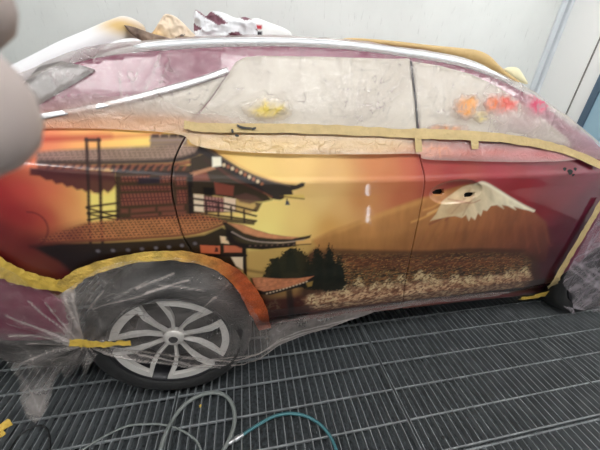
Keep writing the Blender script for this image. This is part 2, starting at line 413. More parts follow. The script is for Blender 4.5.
def art(X, Z):
    n = len(X); pts = np.array([on_side(a, c)[[0, 2]] for a, c, _ in SKY]); cs = np.array([lin(c) for *_, c in SKY])
    W = 1.0 / ((X[:, None] - pts[None, :, 0]) ** 2 + (Z[:, None] - pts[None, :, 1]) ** 2 + 0.0016) ** 1.6
    col = (W / W.sum(1)[:, None]) @ cs
    PX = 0.0045
    def blend(sel, a, c):
        col[sel] = col[sel] * (1 - a[:, None]) + np.asarray(c) * a[:, None]
    def poly(p, c, soft=0.7, al=1.0, sm=False, tex=None, jag=0.0):
        q = curve_xz(p, len(p) * 5) if sm else xz(p)
        s = soft * PX; lo = q.min(0) - s * 2; hi = q.max(0) + s * 2
        sel = np.nonzero((X > lo[0]) & (X < hi[0]) & (Z > lo[1]) & (Z < hi[1]))[0]
        if not len(sel): return
        d, _, _ = pdist(X[sel], Z[sel], q); d = np.where(pip(X[sel], Z[sel], q), d, -d)
        if jag: d = d + jag * (fbm(X[sel] * 130, Z[sel] * 130, 3) - 0.62)
        a = np.clip(0.5 + d / (2 * s), 0, 1) * al
        cc = lin(c)
        if tex is not None:
            t = tex(X[sel], Z[sel])
            if t.ndim == 1: a = a * t
            else: cc = t
        blend(sel, a, cc)
    def line(p, wpx, c, al=1.0, sm=True, soft=0.6):
        q = curve_xz(p, len(p) * 5) if sm else xz(p)
        hw = wpx * PX / 2; s = soft * PX; lo = q.min(0) - hw - 2 * s; hi = q.max(0) + hw + 2 * s
        sel = np.nonzero((X > lo[0]) & (X < hi[0]) & (Z > lo[1]) & (Z < hi[1]))[0]
        if not len(sel): return
        d, _, _ = pdist(X[sel], Z[sel], q, False)
        blend(sel, np.clip(0.5 + (hw - d) / (2 * s), 0, 1) * al, lin(c))
    def dot(x, y, r, c, al=1.0, soft=0.8):
        q = on_side(x, y)[[0, 2]]; d = np.hypot(X - q[0], Z - q[1]); sel = np.nonzero(d < (r + 2) * PX)[0]
        blend(sel, np.clip(0.5 + (r * PX - d[sel]) / (2 * soft * PX), 0, 1) * al, lin(c))
    # soft upper bands over the left quarter
    line([(30,139),(90,138),(160,134)], 2.2, (196,70,60), 0.7, soft=1.6)
    line([(30,141),(70,138),(110,136)], 2.5, (176,44,46), 0.6, soft=2)
    # plain, hill and mountain
    hill = [(308,242),(330,231),(350,224),(372,216),(392,208),(418,199),(440,192),(468,184),(483,183),(497,190),(512,200),(533,211),(546,222),(550,240),(546,262),(308,262)]
    def mtex(x, z):
        P = xz([(320,240),(430,230),(520,240)]); t = np.clip((z - 0.50) / 0.42, 0, 1)[:, None]
        s = np.clip((x - 0.75) / 1.1, 0, 1)[:, None]
        top = lin((196,140,78)) * (1 - s) + lin((124,52,42)) * s
        bot = lin((112,70,38)) * (1 - s) + lin((64,24,22)) * s
        k = fbm(x * 26, z * 9 + x * 14, 4)[:, None]
        return (bot * (1 - t) + top * t) * (0.72 + 0.56 * k)
    poly(hill, (150,90,50), 1.6, 0.95, tex=mtex)
    for p in [[(318,238),(352,225),(392,210),(424,200)], [(340,231),(380,216),(420,203)]]:
        line(p, 2.5, (214,160,92), 0.35, soft=2.5)
    line([(318,246),(350,238),(400,230),(430,226)], 3, (190,132,74), 0.2, soft=4)
    for (x, y, x2, y2, c) in [(424,210,440,203,(206,150,84)),(428,214,452,200,(220,180,120)),(436,218,458,198,(196,140,80)),(446,220,462,196,(120,60,44)),(430,224,450,212,(110,54,40)),(412,222,436,211,(214,158,86))]:
        line([(x, y), ((x + x2) / 2, (y + y2) / 2 + 1), (x2, y2)], 2, c, 0.7, soft=1.2)
    for k in range(26):
        x = 425 + k * 5; y = 216 + 5 * math.sin(k * 2.1) + abs(k - 10) * 0.7
        line([(x, y), (x - 4 + 0.4 * (k - 8), y + 12), (x - 8 + 0.9 * (k - 8), y + 24 + 5 * math.sin(k))], 1.4, (94,44,34) if k % 2 else (166,96,64), 0.2, soft=1.8)
    snow = [(441,203),(452,194),(462,187),(470,184.5),(484,182.5),(490,185),(500,191),(510,198),(524,206),(532,211),(522,209),(514,206.5),(516,210),(508,206),(502,205),(504,209),(497,205),(491,206),(487,211),(483,210),(481,216),(478,213),(475,220),(471,217),(469,221),(466,215),(462,218),(455,216),(447,217),(438,219),(430,221),(436,214)]
    def stex(x, z):
        k = fbm(x * 40 + z * 30, z * 20, 3)[:, None]; s = np.clip((x - 1.2) / 0.35, 0, 1)[:, None]
        return (lin((206,180,140)) * (1 - s) + lin((232,224,196)) * s) * (0.66 + 0.5 * k)
    poly(snow, (230,220,190), 0.8, 0.96, tex=stex)
    poly([(446,210),(456,200),(464,193),(470,188),(474,196),(470,206),(460,213),(448,216)], (176,140,104), 1.6, 0.5)
    for p in [[(452,213),(462,202),(470,190)],[(463,215),(468,205),(474,197)]]: line(p, 1.2, (150,112,84), 0.5, soft=1)
    line([(476,184),(484,183),(500,192),(520,204),(534,211)], 2.2, (240,232,206), 0.85, soft=1)
    line([(448,199),(470,203),(480,200)], 1.2, (150,80,66), 0.5)
    # dark band and the town in the plain
    def speck(sx, sz, lo, hi, seed):
        def f(x, z):
            v = vnoise(x * sx + seed, z * sz + seed * 2) * 0.65 + 0.35 * vnoise(x * sx * 2.3, z * sz * 2.3 + seed)
            return np.clip((v - lo) / (hi - lo), 0, 1)
        return f
    poly([(306,250),(360,252),(420,253),(470,250),(520,251),(536,257),(534,292),(470,300),(400,305),(335,312),(296,314),(300,290)], (62,36,26), 4, 0.9)
    line([(330,251),(420,252.5),(470,250),(524,251)], 3, (44,26,20), 0.6, soft=2.5)
    town = [(322,255),(420,257),(470,254),(522,256),(530,264),(526,276),(470,282),(400,286),(345,288),(330,275)]
    poly(town, (150,100,58), 5, 0.75, tex=speck(60, 210, 0.55, 0.68, 3))
    poly(town, (120,112,76), 5, 0.6, tex=speck(80, 240, 0.60, 0.72, 8))
    poly(town, (26,20,16), 5, 0.85, tex=speck(50, 150, 0.54, 0.66, 13))
    poly(town, (206,160,96), 5, 0.6, tex=speck(100, 260, 0.70, 0.78, 21))
    poly([(344,258),(440,259),(520,257),(522,264),(440,268),(350,268)], (120,64,40), 4, 0.35)
    # blossom
    blossom = [(298,302),(310,296),(330,292),(350,289),(385,286),(415,283),(450,280),(490,277),(528,272),(531,280),(524,287),(490,291),(450,296),(410,300),(370,304),(340,308),(318,310),(300,308)]
    poly(blossom, (150,104,78), 5, 0.75, jag=0.02)
    poly(blossom, (200,160,124), 4, 0.85, tex=speck(75, 90, 0.46, 0.62, 5))
    poly(blossom, (224,192,152), 4, 0.75, tex=speck(45, 70, 0.58, 0.72, 31))
    poly(blossom, (96,56,40), 4, 0.85, tex=speck(90, 110, 0.58, 0.68, 17))
    for x, y in [(358,283),(388,284),(402,280),(420,276),(430,279),(436,283),(455,279),(469,280),(488,278),(510,274),(524,272),(328,298),(312,300),(275,306),(268,309),(345,290),(376,287)]:
        poly([(x - 7, y + 4), (x - 4, y - 3), (x + 1, y - 6), (x + 5, y - 2), (x + 7, y + 4)], (214,190,146), 2, 0.9, tex=speck(130, 130, 0.42, 0.58, x % 7), jag=0.015)
    poly([(300,312),(330,309),(400,301),(460,296),(530,290),(534,300),(300,330)], (112,42,34), 2.5, 0.85)
    poly([(262,300),(300,296),(312,308),(300,332),(260,332)], (58,18,16), 3, 0.9)
    line([(262,325),(320,316),(400,306),(480,298),(540,291)], 2, (128,40,48), 0.8)
    # ground behind the pagoda, pale strip under it
    poly([(244,252),(275,247),(312,240),(316,246),(300,262),(262,274),(244,276)], (186,150,84), 2, 0.85)
    line([(246,270),(258,272),(266,273)], 3, (80,60,36), 0.6, soft=1.5)
    # trees
    def ttex(x, z):
        k = fbm(x * 55, z * 60, 3)[:, None]; return lin((20,22,14)) * (0.5 + 1.3 * k)
    poly([(262,278),(266,266),(272,258),(279,256),(284,251),(291,247),(297,247),(303,250),(308,256),(311,262),(313,254),(316,247),(319,246),(322,253),(324,257),(326,249),(328,245),(331,245),(333,249),(334,258),(336,262),(338,256),(341,256),(342,262),(345,270),(347,282),(345,290),(325,292),(300,288),(280,285)], (18,22,14), 0.9, 0.96, tex=ttex, jag=0.03)
    for tx, ty, tw, th in [(319,246,5,34),(330,244.5,6,38),(340,256,5,28),(291,247,8,26),(276,258,8,22)]:
        poly([(tx, ty - 1), (tx + tw * .5, ty + th * .3), (tx + tw, ty + th), (tx - tw, ty + th), (tx - tw * .5, ty + th * .3)], (16,20,12), 0.9, 0.95, tex=ttex, jag=0.02)
    poly([(266,270),(280,258),(294,252),(304,258),(300,275),(280,278)], (44,44,28), 4, 0.5)
    # ---- pagoda, top roof
    tile = lambda c1, c2, a=300, b=260: (lambda x, z: np.where((np.sin((x * 0.8 + z * 2.0) * a) * np.sin((x * 0.9 - z * 1.7) * b) > -0.1)[:, None], lin(c1), lin(c2)) * (0.75 + 0.5 * fbm(x * 30, z * 30, 2))[:, None])
    roofA = [(36,152),(60,150),(100,148),(150,146),(176,144),(198,146),(203,150),(196,157),(180,162),(150,163),(100,163),(60,163),(36,164)]
    poly(roofA, (130,120,118), 1.2, 0.92, tex=tile((136,112,106),(112,94,92)))
    line([(40,163),(100,163),(150,162),(182,159),(206,150)], 3.2, (36,28,30), 0.9, soft=1.0)
    line([(40,167),(110,167),(170,165),(190,162)], 2.6, (120,62,50), 0.9)
    for k in range(17): line([(50 + 8 * k, 165.5), (47 + 8 * k, 169)], 1.6, (58,26,24), 0.8, sm=False)
    poly([(150,135),(186,134),(188,145),(150,147)], (104,88,92), 0.8, 0.85)
    for x in (152, 161, 170, 179): poly([(x, 134), (x + 7, 134), (x + 7, 137.5), (x, 137.5)], (52,36,38), 0.6, 0.9)
    line([(150,140.5),(187,139.5)], 1, (150,130,126), 0.7)
    # scalloped eave on the left below the crease
    poly([(30,168),(70,168),(116,171),(117,184),(112,190),(108,193),(104,190),(99,194),(94,193),(90,190),(86,192),(82,189),(77,190),(72,186),(67,187),(62,183),(56,184),(52,180),(46,180),(40,176),(30,175)], (84,38,44), 0.9, 0.95)
    line([(40,172),(70,175),(112,178)], 3, (66,26,36), 0.6, soft=2)
    # yellow window of sky, poles, little rail
    poly([(88,193),(108,195),(117,187),(118,217),(100,220),(89,222)], (252,226,124), 1.2, 0.9)
    for x in (88, 100): line([(x - 1.5, 139), (x - 0.5, 165), (x + 0.5, 190), (x + 1, 215), (x + 2.5, 243)], 1.9, (50,30,28), 0.95)
    line([(86,140),(99.5,140)], 2.0, (60,40,36), 0.95, sm=False)
    for p in [[(87,207),(118,203)],[(87,208),(118,217)],[(88,213),(118,211)],[(88,220),(118,215)],[(88,214),(118,220)]]: line(p, 1.5, (40,24,20), 0.95, sm=False)
    # wall between the roofs, left of the corner post
    poly([(116,169),(192,172),(192,219),(116,220)], (44,26,24), 0.8, 0.96)
    lat = lambda c1, c2: (lambda x, z: np.where(((np.sin(x * 620) > 0.55) | (np.sin(z * 700) > 0.7))[:, None], lin(c2), lin(c1)))
    for q in [[(121,176),(150,175),(150,181),(121,182)],[(160,176),(174,175),(174,182),(160,183)],[(176,176),(186,176),(186,186),(176,186)],
              [(121,186),(172,186),(172,190),(121,191)],[(121,194),(173,192),(173,203),(121,206)],[(177,190),(187,190),(187,203),(177,204)]]:
        poly(q, (122,70,58), 0.8, 0.9, tex=lat((130,74,60),(96,50,42)))
    poly([(138,178),(160,177),(160,183),(138,184)], (40,34,46), 0.8, 0.9)
    for q in [[(121,209),(128,209),(128,213),(121,213)],[(131,209),(155,207),(155,211),(131,213)],[(158,207),(184,205),(184,210),(158,211)],[(131,215),(158,213),(158,216),(131,218)],[(162,212),(186,211),(186,215),(162,216)]]:
        poly(q, (122,70,56), 0.8, 0.85)
    poly([(112,165.5),(150,166),(192,165),(193,176),(150,175),(112,173)], (40,24,26), 0.8, 0.95)
    for k in range(10): line([(118 + 7.5 * k, 166.5), (116 + 7.5 * k, 169.5)], 1.5, (140,78,58), 0.7, sm=False)
    # right of the corner post
    poly([(190,158),(213,150),(240,172),(262,188),(272,200),(262,202),(240,200),(215,196),(192,194)], (30,22,22), 1.0, 0.97)
    poly([(192,194),(262,203),(258,211),(192,214)], (60,36,32), 0.8, 0.9)
    poly([(214,182),(234,186),(233,196),(216,194)], (132,68,54), 0.7, 0.9)
    poly([(193,171),(206,170),(210,181),(193,181)], (120,64,50), 0.8, 0.8)
    poly([(190,173),(214,166),(216,169),(192,176)], (178,128,96), 0.7, 0.9)
    poly([(193,194),(204,195),(204,212),(194,211)], (228,206,176), 0.7, 0.95)
    poly([(204,196),(224,198),(224,212),(204,210)], (158,112,104), 0.7, 0.95, tex=lat((166,118,110),(126,80,78)))
    poly([(224,197),(236,199),(235,212),(224,211)], (232,204,176), 0.7, 0.95)
    poly([(236,199),(255,203),(256,206),(250,214),(236,212)], (206,170,104), 0.8, 0.9)
    poly([(203,187),(214,188),(212,197),(204,196)], (20,14,14), 0.8, 0.9)
    poly([(188,174),(193,174),(194,216),(189,216)], (26,18,18), 0.6, 0.97)
    # bird-like carved bracket
    poly([(234,196),(246,193),(256,196),(262,200),(250,204),(240,202)], (92,62,54), 1, 0.85)
    # top roof, right wing
    poly([(200,143),(206,146),(216,152),(226,159),(240,168),(255,175),(270,180),(285,184),(296,185),(302,182.5),(305,183),(304,186.5),(298,189),(292,190.5),(293,195),(280,200),(272,199),(262,191),(246,183),(232,174),(220,165),(206,156),(196,152)], (40,34,36), 0.7, 0.98)
    line([(203,146),(222,158),(244,171),(266,180),(290,186)], 1.3, (112,92,78), 0.7)
    line([(206,145),(226,157),(250,171),(276,181),(296,184)], 1.2, (206,150,92), 0.55)
    for k in range(10):
        t = k / 9; x = 224 + 38 * t; y = 165 + 19 * t - 4 * t * (1 - t)
        dot(x, y, 1.0, (226,200,160) if k % 2 == 0 else (170,104,72), 0.9)
    line([(218,168),(236,180),(258,190),(272,197)], 1.4, (126,70,52), 0.7)
    line([(205,160),(222,171),(248,186),(262,192)], 2, (60,36,32), 0.7)
    poly([(212,157),(221,157),(221.5,166),(212.5,167)], (232,226,206), 0.6, 0.98)
    poly([(284,195),(304,194.5),(304.5,199),(284,199)], (222,190,104), 0.6, 0.95); line([(280,196),(304,199)], 1, (92,66,40), 0.8, sm=False)
    line([(287,199),(287,202)], 0.9, (60,60,70)); poly([(286,201),(288.6,201),(290,205),(285.4,205)], (58,66,84), 0.5, 0.95)
    # balcony rail on the right
    for p in [[(190,198),(222,203),(256,211)],[(190,204.5),(222,208),(256,216)],[(192,213),(222,216),(256,221)]]: line(p, 1.6, (46,28,26), 0.97)
    for x, y in [(206, 202), (218, 204), (231, 207), (244, 210)]: line([(x, y), (x + 0.5, y + 12)], 1.5, (46,28,26), 0.95, sm=False)
    poly([(192,214),(256,221),(254,225),(222,222),(192,219)], (44,30,28), 0.8, 0.9)
    # ---- middle roof
    roofB = [(40,240),(62,231),(86,223),(118,219),(150,217),(176,215),(200,214),(216,218),(226,222),(212,228),(200,232),(180,235),(150,237),(110,240),(70,241)]
    poly(roofB, (140,80,56), 1.4, 0.9, tex=tile((168,100,66),(96,52,38), 330, 300))
    poly([(36,240),(62,230),(84,224),(84,243),(50,244)], (92,34,38), 5, 0.55)
    line([(70,241),(110,240),(150,237.5),(182,235),(204,231),(226,223)], 2.2, (122,66,46), 0.9)
    line([(118,219),(150,217),(180,215)], 1.4, (70,40,34), 0.7)
    poly([(30,246),(60,243),(110,241.5),(150,239.5),(182,237),(204,234),(222,226),(230,230),(236,240),(246,246),(246,270),(200,262),(150,258),(104,266),(76,278),(60,262)], (20,10,12), 2.0, 0.97)
    for x, y in [(98,251),(113,250.5),(128,250),(142,249),(156,248),(169,247),(182,245.5),(195,243.5)]: dot(x, y, 1.3, (112,106,112), 0.9)
    # lower wall right
    poly([(220,236),(228,237),(229,244),(221,243)], (222,190,150), 0.6, 0.95)
    poly([(200,245),(220,246),(220,254),(201,253)], (196,100,64), 0.6, 0.95)
    poly([(224,245.5),(242,246),(242,252.5),(224,252.5)], (190,104,72), 0.6, 0.95)
    poly([(215.5,247),(218,248),(218.5,252),(214.5,252)], (40,20,20), 0.6, 0.9)
    poly([(231,257),(243,257),(243,270),(236,266)], (220,196,164), 0.6, 0.97)
    poly([(243,248),(246,248),(247,276),(243.5,273)], (24,14,14), 0.5, 0.97)
    line([(200,255),(246,255.5)], 2.2, (26,14,14), 0.97, sm=False)
    # middle roof, right wing
    poly([(226,229),(246,239),(280,243),(303,240.5),(296,246),(262,249.5),(240,248),(226,240)], (30,20,18), 0.8, 0.95)
    poly([(222,222),(232,223),(243,225),(256,230),(270,234),(285,236.5),(298,237.5),(307,236),(311,235),(310,238),(298,241.5),(280,242.5),(262,242),(246,240),(234,236),(226,230)], (30,22,22), 0.7, 0.97)
    poly([(228,223),(243,225),(256,230),(270,234),(285,236.2),(299,237),(292,239),(275,239),(258,237),(244,233)], (200,134,92), 0.8, 0.95, tex=lambda x, z: lin((206,140,98)) * (0.75 + 0.4 * fbm(x * 60, z * 60, 2))[:, None])
    line([(232,232),(246,239),(262,242),(284,242.5),(304,240)], 1.1, (170,150,140), 0.8)
    poly([(240,243),(262,245),(284,244.5),(298,243),(290,247),(262,249),(243,248)], (28,20,20), 0.8, 0.95)
    for k in range(9): dot(250 + 5.5 * k, 246 - 0.2 * k, 0.7, (120,92,76), 0.8)
    poly([(296,241),(311,239.5),(311.5,244),(296,245)], (214,168,100), 0.6, 0.95); line([(296,245),(311,244)], 0.9, (70,44,30), 0.9)
    # low roof
    poly([(250,278),(262,277.5),(280,278.5),(300,278),(315,275.5),(314,278),(308,284),(290,290),(270,295),(256,294)], (24,14,14), 0.7, 0.97)
    poly([(252,278),(262,277.5),(280,278.8),(300,278.2),(314,276),(304,282),(286,288),(264,291.5),(256,289)], (190,120,84), 0.7, 0.97, tex=lambda x, z: lin((196,124,86)) * (0.62 + 0.6 * fbm(x * 90, z * 110, 2))[:, None])
    for k in range(13): dot(267 + 3.3 * k, 293.5 - 0.85 * k - (0.012 * k * k), 0.75, (226,206,176), 0.95)
    poly([(306,283),(313,281),(312,286),(308,287)], (150,120,60), 0.7, 0.9)
    poly([(286,291),(292,289),(294,318),(288,320)], (22,12,12), 1.2, 0.85)
    # fuel flap outline, thin panel ring
    q = [(28 + 20 * math.cos(a), 230 + 18 * math.sin(a)) for a in np.linspace(-1.6, 1.5, 14)]
    line(q, 1.2, (70,16,24), 0.6)
    return np.clip(col, 0.0015, 0.9)

# ---------------------------------------------------------------- car
car = empty('car', (0.075, 0.0, 0.0), 'maroon car masked in plastic film, its doors airbrushed with a pagoda and a snowy mountain', 'car')
seamR = [(189,132),(183,141),(177,153),(173,165),(171.5,176),(171.5,188),(174,204),(178,220),(183,236),(192,252)]
seamB = [(416,132),(417.5,146),(420.5,160),(424,174),(424.5,182),(423,195),(419,216),(413,244),(408,268),(404.5,286),(402,308)]
archp = [(60,300),(66,287),(78,277),(96,267),(130,257),(165,253),(196,257),(222,266),(241,281),(254,299),(262,318),(268,331)]
GAP = 0.0025
sR = curve_xz(seamR, 60); sB = curve_xz(seamB, 60); ar = curve_xz(archp, 90)
belt = curve_xz([(-60,132),(0,131),(60,130),(120,130),(190,132),(260,134),(340,135),(416,137),(470,141),(520,145),(560,150),(600,158),(640,170)], 120)
sill = curve_xz([(262,331),(320,319),(400,309),(470,301),(545,293.5)], 60)
fend = curve_xz([(545,294),(560,268),(575,243),(590,218),(602,199),(612,178),(616,166)], 40)     # front door's leading edge lies under the tape
def bz(x): return np.interp(x, belt[:, 0], belt[:, 1])
def paintreg(name, poly, parent=car, holes=()):
    return region(name, poly, 0.0034, side, M_paint, parent, 0.012, art, holes)
# rear quarter panel
i0 = np.argmin(np.abs(ar[:, 0] - 0.0))
sRl = sR.copy(); cut = sR[-1]
ka = np.argmin(np.hypot(ar[:, 0] - cut[0], ar[:, 1] - cut[1])); sRl = sR[sR[:, 1] > ar[ka][1] + 0.004]
bl = belt[belt[:, 0] < sR[0][0] - GAP]
rearlow = xz([(-60,262),(-20,268),(0,272),(20,280),(45,288)])
quarter = np.vstack([bl + [0, 0.014], sRl - [GAP, 0], ar[:ka][::-1], rearlow[::-1]])
paintreg('rear_quarter_panel', quarter)
# rear door
bd = belt[(belt[:, 0] > sR[0][0] + GAP) & (belt[:, 0] < sB[0][0] - GAP)]
sl1 = sill[(sill[:, 0] < sB[-1][0] - GAP)]
sBz = sB[sB[:, 1] > np.interp(sB[-1][0], sill[:, 0], sill[:, 1])]
rdoor = np.vstack([bd, sBz - [GAP, 0], sl1[::-1], ar[ka:][::-1][2:], sRl[::-1] + [GAP, 0]])
rear_door = paintreg('rear_door', rdoor)
# front door with the two bare handle holes
bf = belt[(belt[:, 0] > sB[0][0] + GAP) & (belt[:, 0] < fend[-1][0])]
sl2 = sill[(sill[:, 0] > sB[-1][0] + GAP)]
h1 = xz([(432,192),(436,189.5),(443,188.8),(444,193),(442,195),(434,195)])
h2 = xz([(464,194),(466,192.6),(474.5,192.3),(475,195.5),(472,197.5),(464.5,198.3)])
fdoor = np.vstack([bf, fend[::-1], sl2[::-1], sBz[::-1] + [GAP, 0]])
front_door = paintreg('front_door', fdoor, car, (h1, h2))
for h in (h1, h2):
    c = h.mean(0); hh = c + (h - c) * 1.25
    region('handle_mount_hole', hh, 0.004, lambda x, z: side(x, z) + 0.02, M_black, front_door)
for (x, y, r) in [(564.5,169,2.0),(570,172,3.0),(575,169,1.8),(573,175,1.6)]:
    c = on_side(x, y)[[0, 2]]; q = [(c[0] + r * 0.0045 * math.cos(a) * (1 + 0.2 * math.sin(3 * a)), c[1] + r * 0.0035 * math.sin(a)) for a in np.linspace(0, 6.28, 12)[:-1]]
    region('mirror_mount_hole', q, 0.004, lambda x, z: side(x, z) - 0.001, M_black, front_door)
# roof line and greenhouse
rl_px = [(-60,122),(-20,104),(20,85),(60,67),(100,57.5),(140,52),(200,47.5),(250,46),(300,46.5),(350,49.5),(400,56),(440,62),(470,69),(500,80),(530,96),(560,117),(585,136),(604,153)]
rl = curve_xz(rl_px, 160)
o_ = np.argsort(rl[:, 0]); rl = rl[o_]
xa_, xb_ = rl[0, 0], rl[-1, 0]
def zr(x):
    x = np.asarray(x, float)
    return np.interp(x, np.r_[-0.95, -0.8, rl[:, 0], 2.5, 2.85, 3.0], np.r_[0.75, 0.95, rl[:, 1], 0.98, 0.86, 0.6])
# inner body behind the gaps, fender and bumper skins
region('inner_side', [(-0.72,0.4),(-0.72,1.1),(2.75,1.0),(2.75,0.42),(2.70,0.30),(1.98,0.30),(0.46,0.30),(0.42,0.42),(0.40,0.62),(0.2,0.74),(-0.1,0.72),(-0.24,0.6),(-0.3,0.4)], 0.03, lambda x, z: side(x, z) + 0.03, M_dark, car)
region('front_fender', np.vstack([fend, [(x, float(zr(x)) + 0.004) for x in np.linspace(float(fend[-1][0]) + 0.03, 2.84, 12)], [(2.86,0.7)], [(2.48 + 0.37 * math.cos(a), 0.33 + 0.38 * math.sin(a)) for a in np.linspace(0.4, 2.75, 16)], [(2.04,0.36)]]), 0.012, lambda x, z: side(x, z) + 0.001, M_maroon, car, 0.015)
region('rear_bumper', np.vstack([rearlow + [0, -0.003], ar[:6] - [0.004, 0], [(-0.27,0.5),(-0.30,0.40),(-0.32,0.28),(-0.75,0.30),(-0.82,0.5)]]), 0.012, lambda x, z: side(x, z) + 0.0015, M_maroon, car, 0.015)
region('lower_valance', np.vstack([rearlow[:0], np.array([at_y(a, c, 0.05)[[0, 2]] for a, c in [(-60,330),(0,334),(50,338),(84,344),(80,366),(40,372),(0,372),(-60,366)]])]), 0.012, lambda x, z: np.maximum(side(x, np.maximum(z, 0.4)), 0.03) + 0.03, M_dark, car, 0.02)
region('sill', np.vstack([sill[sill[:, 0] < 1.93] + [0, -0.004], [(1.93,0.25),(0.46,0.25)]]), 0.012, lambda x, z: side(x, z) + 0.025 + 0.2 * np.clip(0.33 - z, 0, 1), M_dark, car)

# body-coloured side frame (pillars, roof frame) with window openings
frame_poly = np.vstack([belt[belt[:, 0] < xb_ - 0.01] + [0, 0.001], rl[::-1]])
frame_poly = frame_poly[frame_poly[:, 0] > -0.80]
win = {
 'rear_door_glass': [(186,131),(196,118),(212,98),(228,74),(236,62),(246,57),(262,56),(330,57),(392,59),(409,58.5),(412.5,80),(415.5,110),(417.5,134),(340,133),(250,130)],
 'front_door_glass': [(420,133),(417.5,110),(414.5,80),(411,61),(440,66),(470,74),(496,86),(520,102),(545,120),(566,138),(574,148),(540,142),(480,136)],
 'quarter_glass': [(40,119),(80,115),(120,105),(160,95),(200,84),(226,76),(211,98),(195,117),(187,128),(120,127),(60,127),(40,127)],
 'rear_side_glass': [(20,88),(40,66),(62,61),(80,65),(96,70),(80,80),(60,92),(40,104),(22,112)]}
M_frame = mat('maroon_roof_frame', (126, 26, 72), 0.3, coat=0.6)
frame = region('side_frame', frame_poly, 0.012, lambda x, z: side(x, z) + 0.003, M_frame, car, 0.02)
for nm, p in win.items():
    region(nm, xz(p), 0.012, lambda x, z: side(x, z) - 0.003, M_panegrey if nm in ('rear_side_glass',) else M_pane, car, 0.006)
def ribbon(name, path, width, m, parent=None, off=0.006, wav=0.0, fn=None, n=80, sub=4, seed=0, thick=0.0, label=None, cat=None, group=None, col=None, isxz=False):
    """strip following the side surface"""
    fn = fn or side
    q = np.array(path) if isxz else xz(spline(path, n), lambda x, z: fn(x, z) - off)
    if isxz: q = spline(q, n)
    Tn = np.gradient(q, axis=0); Tn /= np.linalg.norm(Tn, axis=1)[:, None] + 1e-9
    Nn = np.stack([-Tn[:, 1], Tn[:, 0]], 1)
    wd = np.interp(np.linspace(0, 1, n), np.linspace(0, 1, len(np.atleast_1d(width))), np.atleast_1d(width))
    V = []
    for i in range(n):
        for k in range(sub + 1):
            t = k / sub - 0.5
            jit = wav * (vnoise(np.array(i * 0.35 + seed), np.array(3.0 + k * 9)) - 0.5)
            p = q[i] + Nn[i] * (t * wd[i] + (jit if k in (0, sub) else 0))
            y = float(fn(p[0], p[1])) - off - wav * 0.6 * (float(vnoise(np.array(i * 0.6 + seed * 3), np.array(k * 1.3))))
            V.append((p[0], y, p[1]))
    F = [(i * (sub + 1) + k, (i + 1) * (sub + 1) + k, (i + 1) * (sub + 1) + k + 1, i * (sub + 1) + k + 1) for i in range(n - 1) for k in range(sub)]
    o = meshobj(name, V, F, m, parent)
    if thick:
        s = o.modifiers.new('solid', 'SOLIDIFY'); s.thickness = thick; s.offset = 0
    return tag(o, label, cat, group)
ribbon('window_trim', [(20,120),(45,116),(100,106),(150,94),(200,80),(228,70)], [0.013, 0.013, 0.015, 0.014], M_chrome, car, 0.011, thick=0.006)
ribbon('door_pillar_seal', [(411,61),(413,80),(416,105),(418,134)], 0.006, M_black, car, 0.005, thick=0.003)
# roof, windscreen, bonnet, tailgate: cross-sections swept along the roof line
WID = 1.70
def top_strip(name, x0, x1, m, n=40, k=20):
    V = []; xs = np.linspace(x0, x1, n)
    for x in xs:
        z = float(zr(x)); y0 = float(side(x, z)) + 0.003; y1 = WID - y0
        for j in range(k + 1):
            t = j / k; V.append((x, y0 + (y1 - y0) * t, z + 0.07 * (1 - (2 * t - 1) ** 4) * 0.6 * (1.0 if 0 < x < 1.4 else 0.6)))
    F = [(i * (k + 1) + j, (i + 1) * (k + 1) + j, (i + 1) * (k + 1) + j + 1, i * (k + 1) + j + 1) for i in range(n - 1) for j in range(k)]
    return meshobj(name, V, F, m, car)
top_strip('tailgate', -0.95, -0.32, M_panegrey, 20)
top_strip('roof', -0.32, 1.15, M_maroon)
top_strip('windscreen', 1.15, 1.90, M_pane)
top_strip('bonnet', 1.90, 3.0, M_maroon)
fs = []
V = []; xs = np.linspace(-0.9, 2.9, 60)
for x in xs:
    for z in np.linspace(0.28, float(zr(x)), 14): V.append((x, WID - float(side(x, z)), z))
F = [(i * 14 + j, i * 14 + j + 1, (i + 1) * 14 + j + 1, (i + 1) * 14 + j) for i in range(59) for j in range(13)]
meshobj('far_side_panel', V, F, M_maroon, car)
b = MB(); b.box(-0.3, 2.0, 0.16, WID - 0.16, 0.24, 0.30); b.box(0.45, 2.0, 0.1, WID - 0.1, 0.26, 0.31); b.build('underbody', M_dark, car)
for xw0, xw1 in ((-0.30, 0.46), (2.02, 2.85)):
    b = MB(); b.box(xw0, xw1, 0.30, WID - 0.1, 0.3, 0.80); b.build('wheel_housing', M_dark, car)
b = MB(); b.box(-0.93, -0.9, 0.25, WID - 0.25, 0.3, 0.78); b.build('rear_valance', M_maroon, car)
b = MB(); b.box(2.95, 2.98, 0.3, WID - 0.3, 0.3, 0.7); b.build('front_bumper', M_maroon, car)
# roof rail, near side
q = rl[(rl[:, 0] > 0.10) & (rl[:, 0] < 1.45)]
pts = [(x, float(side(x, z)) + 0.012, z + 0.010) for x, z in q[::3]]
tube('roof_rail', pts, np.interp(np.linspace(0, 1, len(pts)), [0, 0.05, 0.9, 1], [0.008, 0.015, 0.013, 0.006]), M_rail, car, 12)

